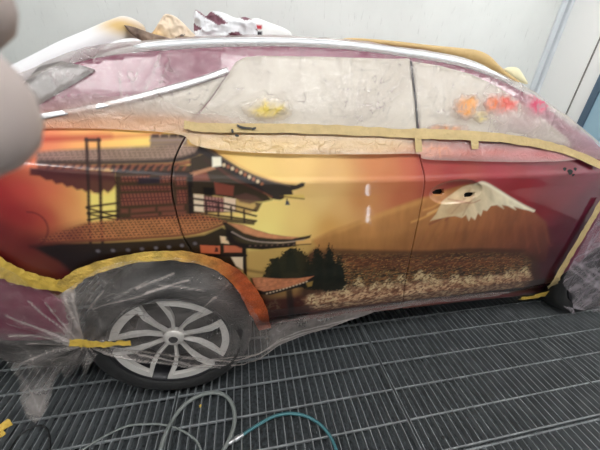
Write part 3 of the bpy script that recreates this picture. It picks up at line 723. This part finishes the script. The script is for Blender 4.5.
# wheels
def lathe(name, prof, cx, cy, cz, m, parent, seg=64):
    V = []; n = len(prof)
    for k in range(seg):
        a = 2 * math.pi * k / seg
        for r, y in prof: V.append((cx + r * math.cos(a), cy + y, cz + r * math.sin(a)))
    F = [(k * n + i, k * n + i + 1, ((k + 1) % seg) * n + i + 1, ((k + 1) % seg) * n + i) for k in range(seg) for i in range(n - 1)]
    return meshobj(name, V, F, m, parent)
def wheel(cx, cy, parent, rot0, M_spoke):
    R = 0.325; cz = R
    wh = empty('wheel', (cx - parent.location.x, 0, cz)); wh.parent = parent
    prof = [(0.236, 0.20), (0.27, 0.205), (0.310, 0.195), (0.323, 0.17), (R, 0.11), (0.323, 0.05), (0.314, 0.022), (0.300, 0.008), (0.275, 0.0), (0.250, 0.004), (0.238, 0.012), (0.232, 0.03)]
    lathe('tyre', prof, cx, cy, cz, M_tyre, wh)
    rim = lathe('rim', [(0.236, 0.2), (0.228, 0.16), (0.222, 0.05), (0.230, 0.02), (0.237, 0.010), (0.232, 0.006), (0.226, 0.012)], cx, cy, cz, M_barrel, wh)
    lathe('brake_disc', [(0.0, 0.075), (0.05, 0.07), (0.15, 0.075), (0.155, 0.08), (0.0, 0.09)], cx, cy, cz, M_barrel, wh, 40)
    b = MB()
    for k in range(5):
        ph = rot0 + k * 2 * math.pi / 5
        def P(r, a, y): return (cx + r * math.cos(ph + a), cy + y, cz + r * math.sin(ph + a))
        half = math.radians(28)
        outer = []; inner = []
        for t in np.linspace(-1, 1, 13): outer.append((0.226, t * half, 0.012)); inner.append((0.200 - 0.004 * (1 - t * t), t * half * 0.78, 0.012))
        o1 = [(0.035, -0.42, 0.040), (0.10, -0.33, 0.032), (0.16, -0.41, 0.02)]; i1 = [(0.045, -0.18, 0.040), (0.11, -0.225, 0.032), (0.16, -0.285, 0.02)]
        Lo = o1 + outer + [(r, -a, y) for r, a, y in o1[::-1]]
        Li = i1 + inner + [(r, -a, y) for r, a, y in i1[::-1]]
        n = len(Lo); v = [P(*c) for c in Lo] + [P(*c) for c in Li] + [P(r, a, y + 0.018) for r, a, y in Lo] + [P(r, a, y + 0.018) for r, a, y in Li]
        f = []
        for i in range(n - 1):
            f += [(i, i + 1, n + i + 1, n + i), (2 * n + i, 3 * n + i, 3 * n + i + 1, 2 * n + i + 1), (i, 2 * n + i, 2 * n + i + 1, i + 1), (n + i, n + i + 1, 3 * n + i + 1, 3 * n + i)]
        b.add(v, f)
    b.build('spokes', M_spoke, wh)
    lathe('hub_cap', [(0.0, 0.028), (0.025, 0.028), (0.038, 0.033), (0.042, 0.04), (0.04, 0.06)], cx, cy, cz, M_spoke, wh, 32)
    lathe('hub_emblem', [(0.0, 0.025), (0.016, 0.025), (0.019, 0.029)], cx, cy, cz, M_barrel, wh, 24)
wheel(0.072, -0.040, car, math.radians(67), M_alloy); wheel(2.49, 0.065, car, math.radians(20), M_barrel)
for cx in (0.075, 2.49):
    lathe('far_tyre', [(0.0, -0.18), (0.30, -0.18), (0.32, -0.15), (0.325, -0.09), (0.30, 0.0), (0.0, 0.0)], cx, WID - 0.05, 0.325, M_tyre, car, 40)

# ---------------------------------------------------------------- masking film over windows and roof
def seg_ridges(X, Z, segs, wid=0.006):
    h = np.zeros_like(X)
    for (a, c, e, g, s) in segs:
        q = xz([(a, c), (e, g)]); d, _, _ = pdist(X, Z, q, False); h = np.maximum(h, s * np.exp(-(d / wid) ** 2))
    return h
fans = []
def fan(cx, cy, a0, a1, n, L, s):
    for k in range(n):
        a = math.radians(a0 + (a1 - a0) * (k + 0.6 * random.random()) / n); l = L * (0.5 + 0.7 * random.random()); r0 = 4 + 8 * random.random()
        fans.append((cx + r0 * math.cos(a), cy - r0 * math.sin(a), cx + l * math.cos(a), cy - l * math.sin(a), s * (0.5 + random.random() * 0.6)))
fan(92,126,95,150,8,75,1.0); fan(140,126,55,110,8,55,1.0); fan(350,128,35,125,12,75,0.8); fan(196,122,20,80,6,55,0.7); fan(262,124,30,150,9,50,0.6)
fan(440,72,230,340,10,60,0.7); fan(505,138,60,140,9,55,0.9); fan(540,140,70,160,8,45,0.9); fan(450,136,40,140,8,50,0.6); fan(580,150,110,170,6,45,0.9)
for (x, y, x2, y2) in [(52,68,85,118),(58,66,92,120),(70,72,104,122),(48,78,74,116),(120,60,128,112),(100,52,96,72),(130,70,148,110),(146,60,136,84),(165,48,140,118),(172,60,150,116)]: fans.append((x, y, x2, y2, 1.0))
def film_col(X, Z, base=0.08):
    c = np.tile(lin((212,198,198)), (len(X), 1)); a = np.full(len(X), base)
    a += 0.22 * (fbm(X * 9, Z * 9, 4) - 0.5)
    h = seg_ridges(X, Z, fans, 0.004); a += 0.17 * h
    a += 0.55 * np.clip(ridged(X * 16 + 2.5 * fbm(X * 6, Z * 6, 2), Z * 24, 3) - 0.48, 0, 1) + 0.20 * np.clip(ridged(X * 55, Z * 45, 2) - 0.45, 0, 1)
    a += 0.22 * np.clip((X - 1.25) / 0.25, 0, 1)
    def spray(px, py, rx, rz, col, al, th=None):
        q = on_side(px, py)[[0, 2]]; r = ((X - q[0]) / (rx * 0.005)) ** 2 + ((Z - q[1]) / (rz * 0.005)) ** 2
        k = np.exp(-r * 1.2) * ((0.25 + 1.5 * ridged(X * 34, Z * 50, 3)) if rx < 25 else (0.6 + 0.8 * fbm(X * 7 + Z * 5, Z * 22, 3))) * al; k = np.clip(k, 0, 1)
        c[:] = c * (1 - k[:, None]) + lin(col) * k[:, None]; a[:] = np.maximum(a, np.clip(k * 1.1 + a * 0.6, 0, 0.95))
    for s in [(268,109,13,6,(240,216,96),1.1),(462,106,9,7,(240,160,60),1.3),(468,102,5,4,(246,170,80),1.2),(478,116,6,4,(232,216,110),1.0),(445,128,18,3,(240,160,90),0.9),
              (497,104,12,6,(240,96,50),1.3),(488,104,6,6,(244,140,70),0.9),(505,103,8,5,(232,70,50),1.0),(532,104,12,7,(228,60,110),1.3),(545,102,8,5,(206,70,120),0.8),
              (60,124,60,7,(232,140,96),0.8),(150,123,60,6,(236,176,120),0.7),(120,112,40,10,(226,190,160),0.5),(230,142,50,8,(232,196,130),0.95),(300,144,70,8,(238,208,150),0.95),(380,146,40,8,(236,206,156),0.9),
              (470,152,60,6,(206,110,96),0.8),(540,156,50,7,(206,100,104),0.8),(430,150,20,5,(226,150,110),0.8),(590,140,25,12,(170,110,140),0.5),(520,122,30,8,(214,170,180),0.4)]: spray(*s)
    return np.concatenate([c, np.clip(a, 0.05, 0.97)[:, None]], 1)
def film_y(X, Z):
    h = seg_ridges(X, Z, fans, 0.007)
    k = np.clip(np.abs(Z - (bz(X) + 0.012)) / 0.07, 0.12, 1)
    return side(X, Z) - 0.006 - 0.008 * k - k * (0.009 * ridged(X * 6, Z * 6, 3) + 0.009 * h + 0.002 * fbm(X * 40, Z * 40, 3))
fb = curve_xz([(-60,130),(0,129),(60,128),(120,129),(180,134),(195,144),(230,150),(300,153),(370,153),(416,153),(422,158),(470,160),(520,161),(560,160),(585,158),(604,160)], 120)
film_poly = np.vstack([fb, rl[::-1]]); film_poly = film_poly[film_poly[:, 0] > -0.8]
top_film = empty('masking_film', (0.6, 0.2, 1.40), 'large crinkled plastic masking film over the car windows, taped along the door tops', 'masking film')
region('window_film', film_poly, 0.0075, film_y, M_film, top_film, 0, film_col, snap=True)
# the same sheet goes on over the roof edge
V = []; C = []; xs = np.linspace(-0.72, xb_ - 0.02, 150); k = 26
for x in xs:
    z = float(zr(x)); y0 = float(side(x, z)) - 0.014
    for j in range(k + 1):
        d = j / k * 0.42
        hgt = 0.012 + 0.028 * (1 - math.exp(-d * 16)) + 0.010 * float(ridged(np.array(x * 8), np.array(d * 9)))
        V.append((x, y0 + d, z + hgt * min(1, j / 2))); C.append(list(lin((226,218,212))) + [0.30 + 0.2 * (float(fbm(np.array(x * 9), np.array(d * 9))) - 0.5)])
F = [(i * (k + 1) + j, (i + 1) * (k + 1) + j, (i + 1) * (k + 1) + j + 1, i * (k + 1) + j + 1) for i in range(len(xs) - 1) for j in range(k)]
meshobj('roof_film', V, F, M_film, top_film, True, np.array(C))

# ---------------------------------------------------------------- film over rear wheel, bumper and sill
def low_y(X, Z):
    base = np.minimum(side(X, np.maximum(Z, 0.36)), 0.03) - 0.012
    rw = np.exp(-(((X - 0.08) / 0.43) ** 6)); base = base - 0.050 * rw * np.clip((0.74 - Z) / 0.12, 0, 1)
    gx, gz = GATH; g = np.exp(-(((X - gx) / 0.10) ** 2 + ((Z - gz) / 0.14) ** 2))
    ang = np.arctan2(Z - gz, X - gx); rr = np.hypot(X - gx, Z - gz)
    base = base + 0.014 * np.sin(ang * 13 + 3 * fbm(X * 5, Z * 5, 2)) * np.exp(-rr / 0.22) * np.clip(rr / 0.03, 0, 1)
    lob = np.clip((0.34 - Z) / 0.34, 0, 1) * np.clip((0.02 - X) / 0.25, 0, 1); base = base - 0.11 * lob
    base = base - 0.012 * ridged(X * 6 + 4, Z * 6, 3) - 0.004 * fbm(X * 35, Z * 35, 3)
    sl = np.clip((X - 0.42) / 0.1, 0, 1) * np.clip((0.34 - Z) / 0.2, 0, 1); base = base + 0.03 * sl
    return base
GATH = at_y(86, 343, -0.03)[[0, 2]]
gathers_and_glints = []
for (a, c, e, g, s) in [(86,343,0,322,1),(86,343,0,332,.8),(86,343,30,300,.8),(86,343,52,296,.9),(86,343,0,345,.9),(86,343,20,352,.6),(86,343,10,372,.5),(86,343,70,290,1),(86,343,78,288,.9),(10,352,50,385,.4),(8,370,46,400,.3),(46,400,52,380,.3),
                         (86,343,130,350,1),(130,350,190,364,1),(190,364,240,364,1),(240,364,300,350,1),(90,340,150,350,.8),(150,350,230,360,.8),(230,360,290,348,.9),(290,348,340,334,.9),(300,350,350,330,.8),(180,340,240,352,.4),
                         (88,346,140,357,.9),(140,357,190,366,.9),(190,366,235,367,.9),(235,367,290,353,.9),(120,347,200,358,.7),(200,358,260,354,.8),(260,354,330,333,.9),(140,353,190,362,.8),(290,352,345,332,.9),(330,333,380,322,.7),(100,300,170,280,.7),(150,285,190,275,.9),(140,282,175,270,.8),(160,279,205,283,.7),(205,300,215,290,.6),(215,290,232,300,.5),(200,310,230,275,.4),(95,300,108,284,.6),(120,290,150,276,.5),(104,320,96,290,.5)]:  # lines over the wheel top paint bright highlights into the film opacity
    gathers_and_glints.append((a, c, e, g, s))
def flat_xz(pts): return np.array([at_y(a, c, -0.03)[[0, 2]] for a, c in pts])
def low_col(X, Z, base=0.07):
    c = np.tile(lin((214,204,200)), (len(X), 1)); a = base + 0.34 * (fbm(X * 8, Z * 8, 4) - 0.45)
    for (p, q, e, g, s) in gathers_and_glints:
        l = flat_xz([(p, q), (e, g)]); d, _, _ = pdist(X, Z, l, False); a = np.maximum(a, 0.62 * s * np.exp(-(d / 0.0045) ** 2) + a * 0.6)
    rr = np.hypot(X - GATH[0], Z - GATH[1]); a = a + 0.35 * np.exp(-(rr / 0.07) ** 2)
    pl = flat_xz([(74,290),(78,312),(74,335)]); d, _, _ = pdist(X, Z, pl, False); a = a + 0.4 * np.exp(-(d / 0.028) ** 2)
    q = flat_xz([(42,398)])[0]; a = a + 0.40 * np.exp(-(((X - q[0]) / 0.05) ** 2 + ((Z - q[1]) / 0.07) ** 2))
    k = np.clip((X - 0.25) / 0.2, 0, 1) * np.clip((Z - 0.42) / 0.1, 0, 1)*0.8; k = np.clip(k, 0, 1)[:, None]; c = c * (1 - k) + lin((176,96,60)) * k
    sl = np.clip((X - 0.40) / 0.1, 0, 1) * np.clip((0.36 - Z) / 0.04, 0, 1); a = a + 0.34 * sl
    a = a + 0.30 * np.clip(ridged(X * 14 + 2 * fbm(X * 6, Z * 6, 2), Z * 18, 3) - 0.5, 0, 1) + 0.22 * np.clip(ridged(X * 48, Z * 40, 2) - 0.45, 0, 1)
    return np.concatenate([c, np.clip(a, 0.04, 0.9)[:, None]], 1)
lowp = flat_xz([(-40,262),(0,270),(30,283),(64,289),(80,279),(98,268),(130,259),(165,256),(196,259),(220,268),(238,283),(252,302),(262,322),(290,325),(340,317),(400,309),(450,303),(500,298),(520,297),
                (505,302),(460,307),(420,312),(380,319),(350,330),(320,342),(290,352),(255,361),(225,367),(185,366),(150,360),(120,353),(98,352),(92,362),(88,374),(83,362),(70,374),(61,370),(56,378),(55,390),(52,401),(45,408),(35,405),(24,396),(17,380),(10,375),(0,370),(-40,352)])
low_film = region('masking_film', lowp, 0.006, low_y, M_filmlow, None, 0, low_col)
tag(low_film, 'clear plastic film over the rear wheel and bumper, gathered by a strip of yellow tape', 'masking film')
# film over the front fender and wheel
def front_y(X, Z): return np.minimum(side(X, np.maximum(Z, 0.4)), 0.052) - 0.012 - 0.018 * ridged(X * 8, Z * 6, 3) - 0.006 * fbm(X * 30, Z * 30, 3)
fr_seg = [(600,240,566,258),(566,258,600,268),(560,262,585,290),(575,262,565,300),(600,285,570,305),(590,232,575,262),(600,300,580,296),(550,290,575,280)]
def front_col(X, Z):
    c = np.tile(lin((206,196,204)), (len(X), 1)); a = 0.24 + 0.9 * np.clip(ridged(X * 12 + 2 * fbm(X * 5, Z * 5, 2), Z * 9, 3) - 0.45, 0, 1)
    for (p, q, e, g) in fr_seg:
        l = xz([(p, q), (e, g)]); d, _, _ = pdist(X, Z, l, False); a = np.maximum(a, 0.25 * np.exp(-(d / 0.007) ** 2) + a)
    return np.concatenate([c, np.clip(a, 0.05, 0.9)[:, None]], 1)
frp = np.vstack([curve_xz([(604,162),(606,196),(590,222),(575,247),(560,272),(547,296)], 30), np.array([at_y(a, c, 0.07)[[0, 2]] for a, c in [(556,301),(572,305),(590,308),(600,309)]]), [(2.75,0.15),(2.85,0.3),(2.85,0.92),(2.5,1.0)]])
fo = region('masking_film', frp, 0.008, front_y, M_filmlow, None, 0, front_col)
tag(fo, 'crumpled clear plastic film over the front fender and front wheel at the right edge', 'masking film')

# ---------------------------------------------------------------- tapes
def tape_mat_grad():
    m, t, b_ = nt('yellow_tape_with_orange_overspray'); a = t.nodes.new('ShaderNodeAttribute'); a.attribute_name = 'paint'
    t.links.new(a.outputs['Color'], b_.inputs['Base Color']); b_.inputs['Roughness'].default_value = 0.5
    n = t.nodes.new('ShaderNodeTexNoise'); n.inputs['Scale'].default_value = 70; bp = t.nodes.new('ShaderNodeBump'); bp.inputs['Strength'].default_value = 0.6; bp.inputs['Distance'].default_value = 0.01
    t.links.new(n.outputs['Fac'], bp.inputs['Height']); t.links.new(bp.outputs[0], b_.inputs['Normal']); return m
M_tapeg = tape_mat_grad()
arch_tape = ribbon('masking_tape', [(64,288),(72,280),(92,269),(128,259),(165,255.5),(196,258),(222,267),(240,281),(252,298),(260,315),(265,329)], [0.050, 0.044, 0.040, 0.042, 0.050, 0.066, 0.075, 0.06], M_tapeg, None, 0.016, 0.006, n=140, sub=6, seed=2,
       label='yellow masking tape curved around the rear wheel arch, orange overspray at its front end', cat='masking tape')
me = arch_tape.data; nn = len(me.vertices); ca = me.color_attributes.new('paint', 'FLOAT_COLOR', 'POINT')
co = np.zeros(nn * 3); me.vertices.foreach_get('co', co); co = co.reshape(-1, 3)
t = np.clip((co[:, 0] - 0.10) / 0.26, 0, 1)[:, None]; nz_ = fbm(co[:, 0] * 40, co[:, 2] * 40, 3)[:, None]
cc = lin((206,172,84)) * (1 - t) + lin((172,80,40)) * t; cc = cc * (0.45 + 1.1 * nz_)
ca.data.foreach_set('color', np.concatenate([cc, np.ones((nn, 1))], 1).astype(np.float32).ravel())
ribbon('masking_tape', [(-40,246),(0,267),(20,276),(42,282),(62,285),(70,283)], [0.075, 0.075, 0.06, 0.05], M_tape, None, 0.011, 0.010, n=70, seed=5, label='wide yellow masking tape along the rear bumper edge, at the left edge of the photo', cat='masking tape')
ribbon('masking_tape', [(184,124.5),(200,127),(250,128),(300,128.5),(360,131),(416,134)], [0.020, 0.026, 0.029, 0.029], M_tapetan, None, 0.016, 0.004, n=80, seed=7, label='cream masking tape along the top of the rear door holding the window film', cat='masking tape')
ribbon('masking_tape', [(412,133.5),(440,134),(470,135.5),(507,138.5),(540,144),(570,152),(602,166)], [0.032, 0.032, 0.030, 0.028], M_tapetan, None, 0.016, 0.004, n=80, seed=9, label='tan masking tape along the front door top below the orange and pink spray spots', cat='masking tape')
ribbon('masking_tape', [(418,136),(418.5,143),(419,152)], [0.026, 0.026], M_tapetan, None, 0.018, 0.003, n=14, seed=11, label='short vertical tan tape piece over the gap between the two doors', cat='masking tape')
ribbon('masking_tape', [(474,139),(475,144),(475,149)], [0.03, 0.03], M_tapetan, None, 0.018, 0.003, n=14, seed=12, label='short vertical tan tape piece hanging below the tape on the front door', cat='masking tape')
ribbon('masking_tape', [(603,200),(590,222),(575,247),(560,272),(549,291)], [0.040, 0.040, 0.05], M_tapetan, None, 0.016, 0.006, n=60, seed=13, label='tan masking tape slanting down the front edge of the front door', cat='masking tape')
ribbon('masking_tape', [(520,298),(535,296),(548,293),(553,296)], [0.02, 0.05, 0.06, 0.03], M_tape, None, 0.024, 0.012, n=30, seed=14, label='wrinkled yellow tape at the lower front corner of the front door', cat='masking tape')
flat = lambda x, z: np.zeros_like(np.asarray(x, float)) - 0.03
ribbon('masking_tape', [(70,341.5),(88,343),(105,343.5),(131,342)], [0.035, 0.040, 0.028, 0.026], M_tape, None, 0.045, 0.010, fn=flat, n=40, seed=15, label='yellow tape strip gathering the plastic film at the left of the rear wheel', cat='masking tape')

# ---------------------------------------------------------------- paper lying on the roof
def crumple(name, outline, Y, thick, m, label, cat, amp=0.02, sc=14, seed=0, colf=None, step=0.006, group=None):
    P = np.array([at_y(a, c, Y)[[0, 2]] for a, c in spline(outline + [outline[0]], len(outline) * 4)[:-1]])
    x0, z0 = P.min(0) - step; x1, z1 = P.max(0) + step
    gx = np.arange(x0, x1 + step, step); gz = np.arange(z0, z1 + step, step); GX, GZ = np.meshgrid(gx, gz, indexing='ij')
    keep = pip(GX[:-1, :-1] + step / 2, GZ[:-1, :-1] + step / 2, P)
    nx, nz = GX.shape; cnt = np.zeros((nx, nz), int); cnt[:-1, :-1] += keep; cnt[1:, :-1] += keep; cnt[:-1, 1:] += keep; cnt[1:, 1:] += keep
    used = cnt > 0; idx = np.full((nx, nz), -1); idx[used] = np.arange(used.sum())
    X = GX[used]; Z = GZ[used]; d, qx, qz = pdist(X, Z, P); bdv = cnt[used] < 4; X = np.where(bdv, qx, X); Z = np.where(bdv, qz, Z); d = np.where(bdv, 0, d)
    hh = thick * np.clip(d / (thick * 0.9), 0, 1) ** 0.5
    yf = Y - hh * 0.5 - amp * (ridged(X * sc + seed, Z * sc + seed, 3) - 0.4) * np.clip(d / 0.01, 0.15, 1)
    yk = Y + hh * 1.0 + 0.002
    n = len(X); V = np.vstack([np.stack([X, yf, Z], 1), np.stack([X, yk, Z], 1)])
    ii, jj = np.nonzero(keep); F1 = np.stack([idx[ii, jj], idx[ii + 1, jj], idx[ii + 1, jj + 1], idx[ii, jj + 1]], 1)
    F = list(map(tuple, F1)) + [tuple(np.array(f)[::-1] + n) for f in F1]
    es = {(f[k], f[(k + 1) % 4]) for f in map(tuple, F1) for k in range(4)}
    F += [(c, a, a + n, c + n) for (a, c) in es if (c, a) not in es]
    col = colf(np.r_[X, X], np.r_[Z, Z]) if colf else None
    return tag(meshobj(name, V, F, m, None, True, col), label, cat, group)
RY = 0.22
pth = spline([at_y(a, c, y) for a, c, y in [(20,79,0.16),(45,66,0.17),(70,53,0.18),(95,42,0.2),(115,33.5,0.22),(130,29,0.25),(142,31,0.28)]], 50)
def stain(X, Z):
    q = at_y(124, 27, RY); k = np.clip(np.exp(-(((X - q[0]) / 0.06) ** 2 + ((Z - q[2]) / 0.025) ** 2)) * 1.1, 0, 1)[:, None]
    return lin((236,236,240)) * (1 - k) + lin((214,182,124)) * k
v, f = tube_vf(pth, np.interp(np.linspace(0, 1, 50), [0, 0.5, 0.8, 1], [0.034, 0.032, 0.034, 0.02]), 16); v = np.array(v)
roll = meshobj('masking_paper', v, f, M_vpaint, None, True, stain(v[:, 0], v[:, 2]))
tag(roll, 'long white rolled masking paper along the rear roof edge, stained yellow at its end', 'masking paper')
crumple('masking_paper', [(88,52),(102,46),(118,40),(132,38),(142,41),(136,45),(120,48),(104,52),(94,54)], 0.19, 0.025, M_paper, 'white folded paper flap under the rolled masking paper', 'masking paper', 0.012, 10, 3)
def brown(X, Z):
    k = ridged(X * 22, Z * 30, 3)[:, None]; return lin((150,128,112)) * (1 - k) + lin((70,56,52)) * k
crumple('paper_scrap', [(124,25),(134,27),(148,32),(162,36),(176,40),(184,45),(166,47),(150,46),(140,40),(130,33)], 0.20, 0.03, M_vpaint, 'dark brown crumpled paper strip beside the white roll on the roof', 'paper', 0.03, 22, 5, brown, 0.003)
def cream(X, Z):
    k = fbm(X * 20, Z * 20, 3)[:, None]; q = at_y(152, 38, 0.27); y = np.exp(-(((X - q[0]) / 0.05) ** 2 + ((Z - q[2]) / 0.03) ** 2))[:, None]
    c = lin((226,208,186)) * (0.75 + 0.4 * k); c = c * (1 - y) + lin((226,186,120)) * y
    g = (ridged(X * 26 + 3, Z * 26, 2) > 0.62)[:, None]; return np.where(g & (k < 0.58), lin((84,76,80)), c)
crumple('paper_scrap', [(146,38),(154,30),(160,20),(165,14),(172,15),(180,20),(190,30),(196,37),(192,43),(172,43),(156,42)], 0.27, 0.06, M_vpaint, 'cream and grey crumpled paper mound standing on the roof', 'paper', 0.045, 16, 8, cream, 0.003)
def maroonp(X, Z):
    s = np.sin((X * 0.9 + Z * 1.3) * 62 + 4 * fbm(X * 8, Z * 8, 2)); s2 = np.sin((X * 0.5 - Z * 2.2) * 30)
    return np.where(((s > 0.35) & (s2 > -0.6))[:, None], lin((124,84,96)), lin((232,234,238)))
crumple('printed_wrapper', [(194,40),(194,12),(200,12),(206,16),(212,11),(224,13),(236,18),(246,17),(256,24),(256,40),(238,42),(216,41)], 0.30, 0.06, M_vpaint, 'crumpled white wrapper with maroon stripes lying on the roof', 'wrapper', 0.04, 16, 11, maroonp, 0.003)
def redmark(X, Z):
    c = np.tile(lin((240,242,242)), (len(X), 1))
    for px, py, r, cl in [(257,27,0.012,(190,60,70)),(258,33,0.010,(50,50,56))]:
        q = at_y(px, py, 0.29); m_ = np.hypot((X - q[0]) * 0.6, (Z - q[2]) * 1.6) < r; c[m_] = lin(cl)
    return c
crumple('masking_paper', [(246,40),(248,22),(256,18),(268,22),(284,28),(291,33),(290,38),(270,41)], 0.31, 0.02, M_vpaint, 'flat white paper sheet with a red mark at the front end of the roof pile', 'masking paper', 0.012, 7, 14, redmark)
crumple('masking_paper', [(336,40),(352,38),(390,40.5),(430,45),(466,48.5),(480,51),(490,56),(500,66),(512,76),(520,82),(508,80),(486,66),(462,57),(430,51),(392,46),(350,42)], 0.30, 0.03, M_papertan, 'long tan masking paper strip standing along the front roof edge', 'masking paper', 0.012, 8, 17)
crumple('masking_paper', [(503,69),(510,67),(518,68),(524,76),(528,84),(520,82),(508,75)], 0.33, 0.02, M_papercream, 'small pale cream paper piece at the front end of the tan paper', 'masking paper', 0.008, 10, 19)
# dark streaks of dirt on the film flap
for k, p in enumerate([[(237,125),(242,127.5),(252,128)],[(252,129.5),(256,127.5)],[(232,129),(233,133)],[(235,135),(239,136)]]):
    ribbon('paint_smear', p, [0.006, 0.008, 0.004], M_blackcable, top_film, 0.022, 0.001, n=12, seed=20 + k)

# ---------------------------------------------------------------- hoses and litter on the grating
def floor_path(pts, r, n=80, lift=None):
    q = spline(pts, n); out = []
    for i, (a, c) in enumerate(q): out.append(at_z(a, c, r + 0.001 + (0 if lift is None else lift(i / (n - 1)))))
    return np.array(out)
p = floor_path([(156,470),(160,452),(164,438),(170,425),(178,412),(188,402),(200,395.5),(213,392.5),(224,395),(231,402),(234.5,413),(234,425),(229.5,439),(223,451),(216,466)], 0.0085, 110, lambda t: 0.010 * math.exp(-((t - 0.17) / 0.05) ** 2))
tag(tube('air_hose', p, 0.0085, M_greyhose, None, 12), 'thick grey rubber hose in a tall loop on the floor grating', 'hose')
p = floor_path([(66,462),(84,449),(98,440),(115,431),(130,425.5),(148,424),(162,424.5),(176,428),(188,434),(197,442),(202,453),(204,464)], 0.0042, 90, lambda t: 0.019 if False else 0.0)
tag(tube('thin_hose', p, 0.0042, M_greyhose, None, 10), 'thin grey hose in a low arc crossing the thick grey hose', 'hose')
p = floor_path([(4,462),(12,446),(20,435),(31,428),(41,425.5),(47.5,430),(50,441),(49,456)], 0.0036, 60)
tag(tube('cable', p, 0.0036, M_blackcable, None, 8), 'thin black cable curved on the grating at the lower left', 'cable')
th = empty('air_hose', tuple(at_z(290, 414, 0)), 'teal air hose with a steel coupling lying on the grating', 'hose')
p = floor_path([(243,434.5),(249,430.5),(257,425.5),(270,418),(282,414.2),(292,413.5),(303,415.2),(312,419),(320,424.5),(328,433),(334,444),(338,456),(341,470)], 0.0065, 80)
tube('hose_line', p, 0.0065, M_tealhose, th, 12)
a_ = at_z(243.5, 434.5, 0.0085); b_ = at_z(228.5, 443.5, 0.0085); pts = [b_ + (a_ - b_) * t for t in np.linspace(0, 1, 30)]
rr = np.interp(np.linspace(0, 1, 30), [0, 0.02, 0.30, 0.32, 0.40, 0.42, 0.72, 0.74, 0.8, 0.82, 1], [0.006, 0.0085, 0.0085, 0.006, 0.006, 0.010, 0.010, 0.007, 0.007, 0.0085, 0.0075])
tube('coupling', pts, rr, M_metal, th, 14)
def scrap(name, px, sc, m, label, cat, seed):
    c = at_z(px[0], px[1], 0); n = 9; V = []
    for i in range(n):
        for j in range(n):
            u, v_ = i / (n - 1) - 0.5, j / (n - 1) - 0.5
            V.append((c[0] + sc * u * (1 + 0.3 * math.sin(seed + j)), c[1] + sc * 1.1 * v_ * (1 + 0.3 * math.cos(seed + i)), 0.004 + 0.35 * sc * float(ridged(np.array(u * 3 + seed), np.array(v_ * 3 + seed)))))
    F = [(i * n + j, (i + 1) * n + j, (i + 1) * n + j + 1, i * n + j + 1) for i in range(n - 1) for j in range(n - 1)]
    o = meshobj(name, V, F, m, None, False, solid=0.001); return tag(o, label, cat)
scrap('tape_scrap', (0, 432), 0.055, M_tape, 'crumpled yellow tape scrap on the grating at the lower left corner', 'tape scrap', 1.0)
scrap('tape_crumb', (200.5, 406.5), 0.010, M_tape, 'tiny yellow crumb on the grating inside the grey hose loop', 'tape scrap', 2.0)
scrap('debris', (443, 438), 0.011, M_blackcable, 'small dark lump lying on the grating at the bottom right', 'debris', 3.0)

lp = empty('added_streak_lamp', (1.765, -1.825, 0), 'unseen slim LED lamp added on the grating to make the streak on the door', 'lamp')  # added lamp out of view, placed for its streak on the door paint
a_ = np.array((1.64, -1.56, 0.022)); b_ = np.array((1.84, -1.99, 0.022))
tube('lamp_body', [a_ + (b_ - a_) * t for t in np.linspace(-0.25, 0.0, 8)], 0.02, M_blackcable, lp, 12)
tube('lamp_tube', [a_ + (b_ - a_) * t for t in np.linspace(0.001, 1, 12)], 0.018, mat('led_tube', (255, 255, 255), 0.4, emit=((0.75, 0.88, 1.0, 1), 6.0)), lp, 12)

# ---------------------------------------------------------------- the photographer's hand beside the lens
def camp(px, py, d): return CAM + ray(px, py) * d
hand = empty('hand', tuple(camp(-240, 60, 0.06)), 'blurred pale fingertips of a hand close to the lens at the upper left edge', 'hand')
def cp(r, d, f): return CAM + ROT[0] * r + ROT[1] * d + ROT[2] * f
chains = {  # right, down, forward in the hand's own frame beside the camera; radius
 'index': [((-0.138,-0.012,0.070),0.015),((-0.103,-0.0165,0.062),0.0136),((-0.076,-0.0176,0.050),0.0136),((-0.056,-0.0175,0.041),0.0131),((-0.0429,-0.0172,0.0362),0.0112)],
 'middle': [((-0.140,-0.037,0.075),0.013),((-0.108,-0.044,0.071),0.0115),((-0.084,-0.044,0.059),0.0110),((-0.066,-0.0415,0.049),0.0104),((-0.0525,-0.0385,0.043),0.0092)],
 'ring': [((-0.140,-0.050,0.076),0.0115),((-0.110,-0.058,0.074),0.0094),((-0.088,-0.059,0.062),0.0088),((-0.076,-0.057,0.052),0.0080)],
 'little': [((-0.142,-0.068,0.080),0.010),((-0.118,-0.077,0.078),0.0080),((-0.100,-0.078,0.069),0.0074),((-0.090,-0.076,0.062),0.0068)],
 'thumb': [((-0.160,0.010,0.070),0.014),((-0.132,0.030,0.062),0.0115),((-0.106,0.036,0.054),0.0100),((-0.092,0.036,0.048),0.0090)]}
verts = [cp(-0.215,-0.030,0.090), cp(-0.185,-0.028,0.082)]; rad = [0.026, 0.028]; edges = [(0, 1)]
verts.append(cp(-0.30,-0.02,0.11)); rad.append(0.028); edges.append((0, 2))
for nm, ch in chains.items():
    prev = 1
    for (c, r) in ch:
        verts.append(cp(*c)); rad.append(r); edges.append((prev, len(verts) - 1)); prev = len(verts) - 1
me = bpy.data.meshes.new('palm_and_fingers'); me.from_pydata([tuple(v_) for v_ in verts], edges, []); me.update()
ho = link('palm_and_fingers', me, M_skin, hand)
sk = ho.modifiers.new('skin', 'SKIN'); sk.use_smooth_shade = True
for i, r in enumerate(rad): me.skin_vertices[0].data[i].radius = (r, r)
me.skin_vertices[0].data[1].use_root = True
ss = ho.modifiers.new('sub', 'SUBSURF'); ss.levels = 2; ss.render_levels = 2
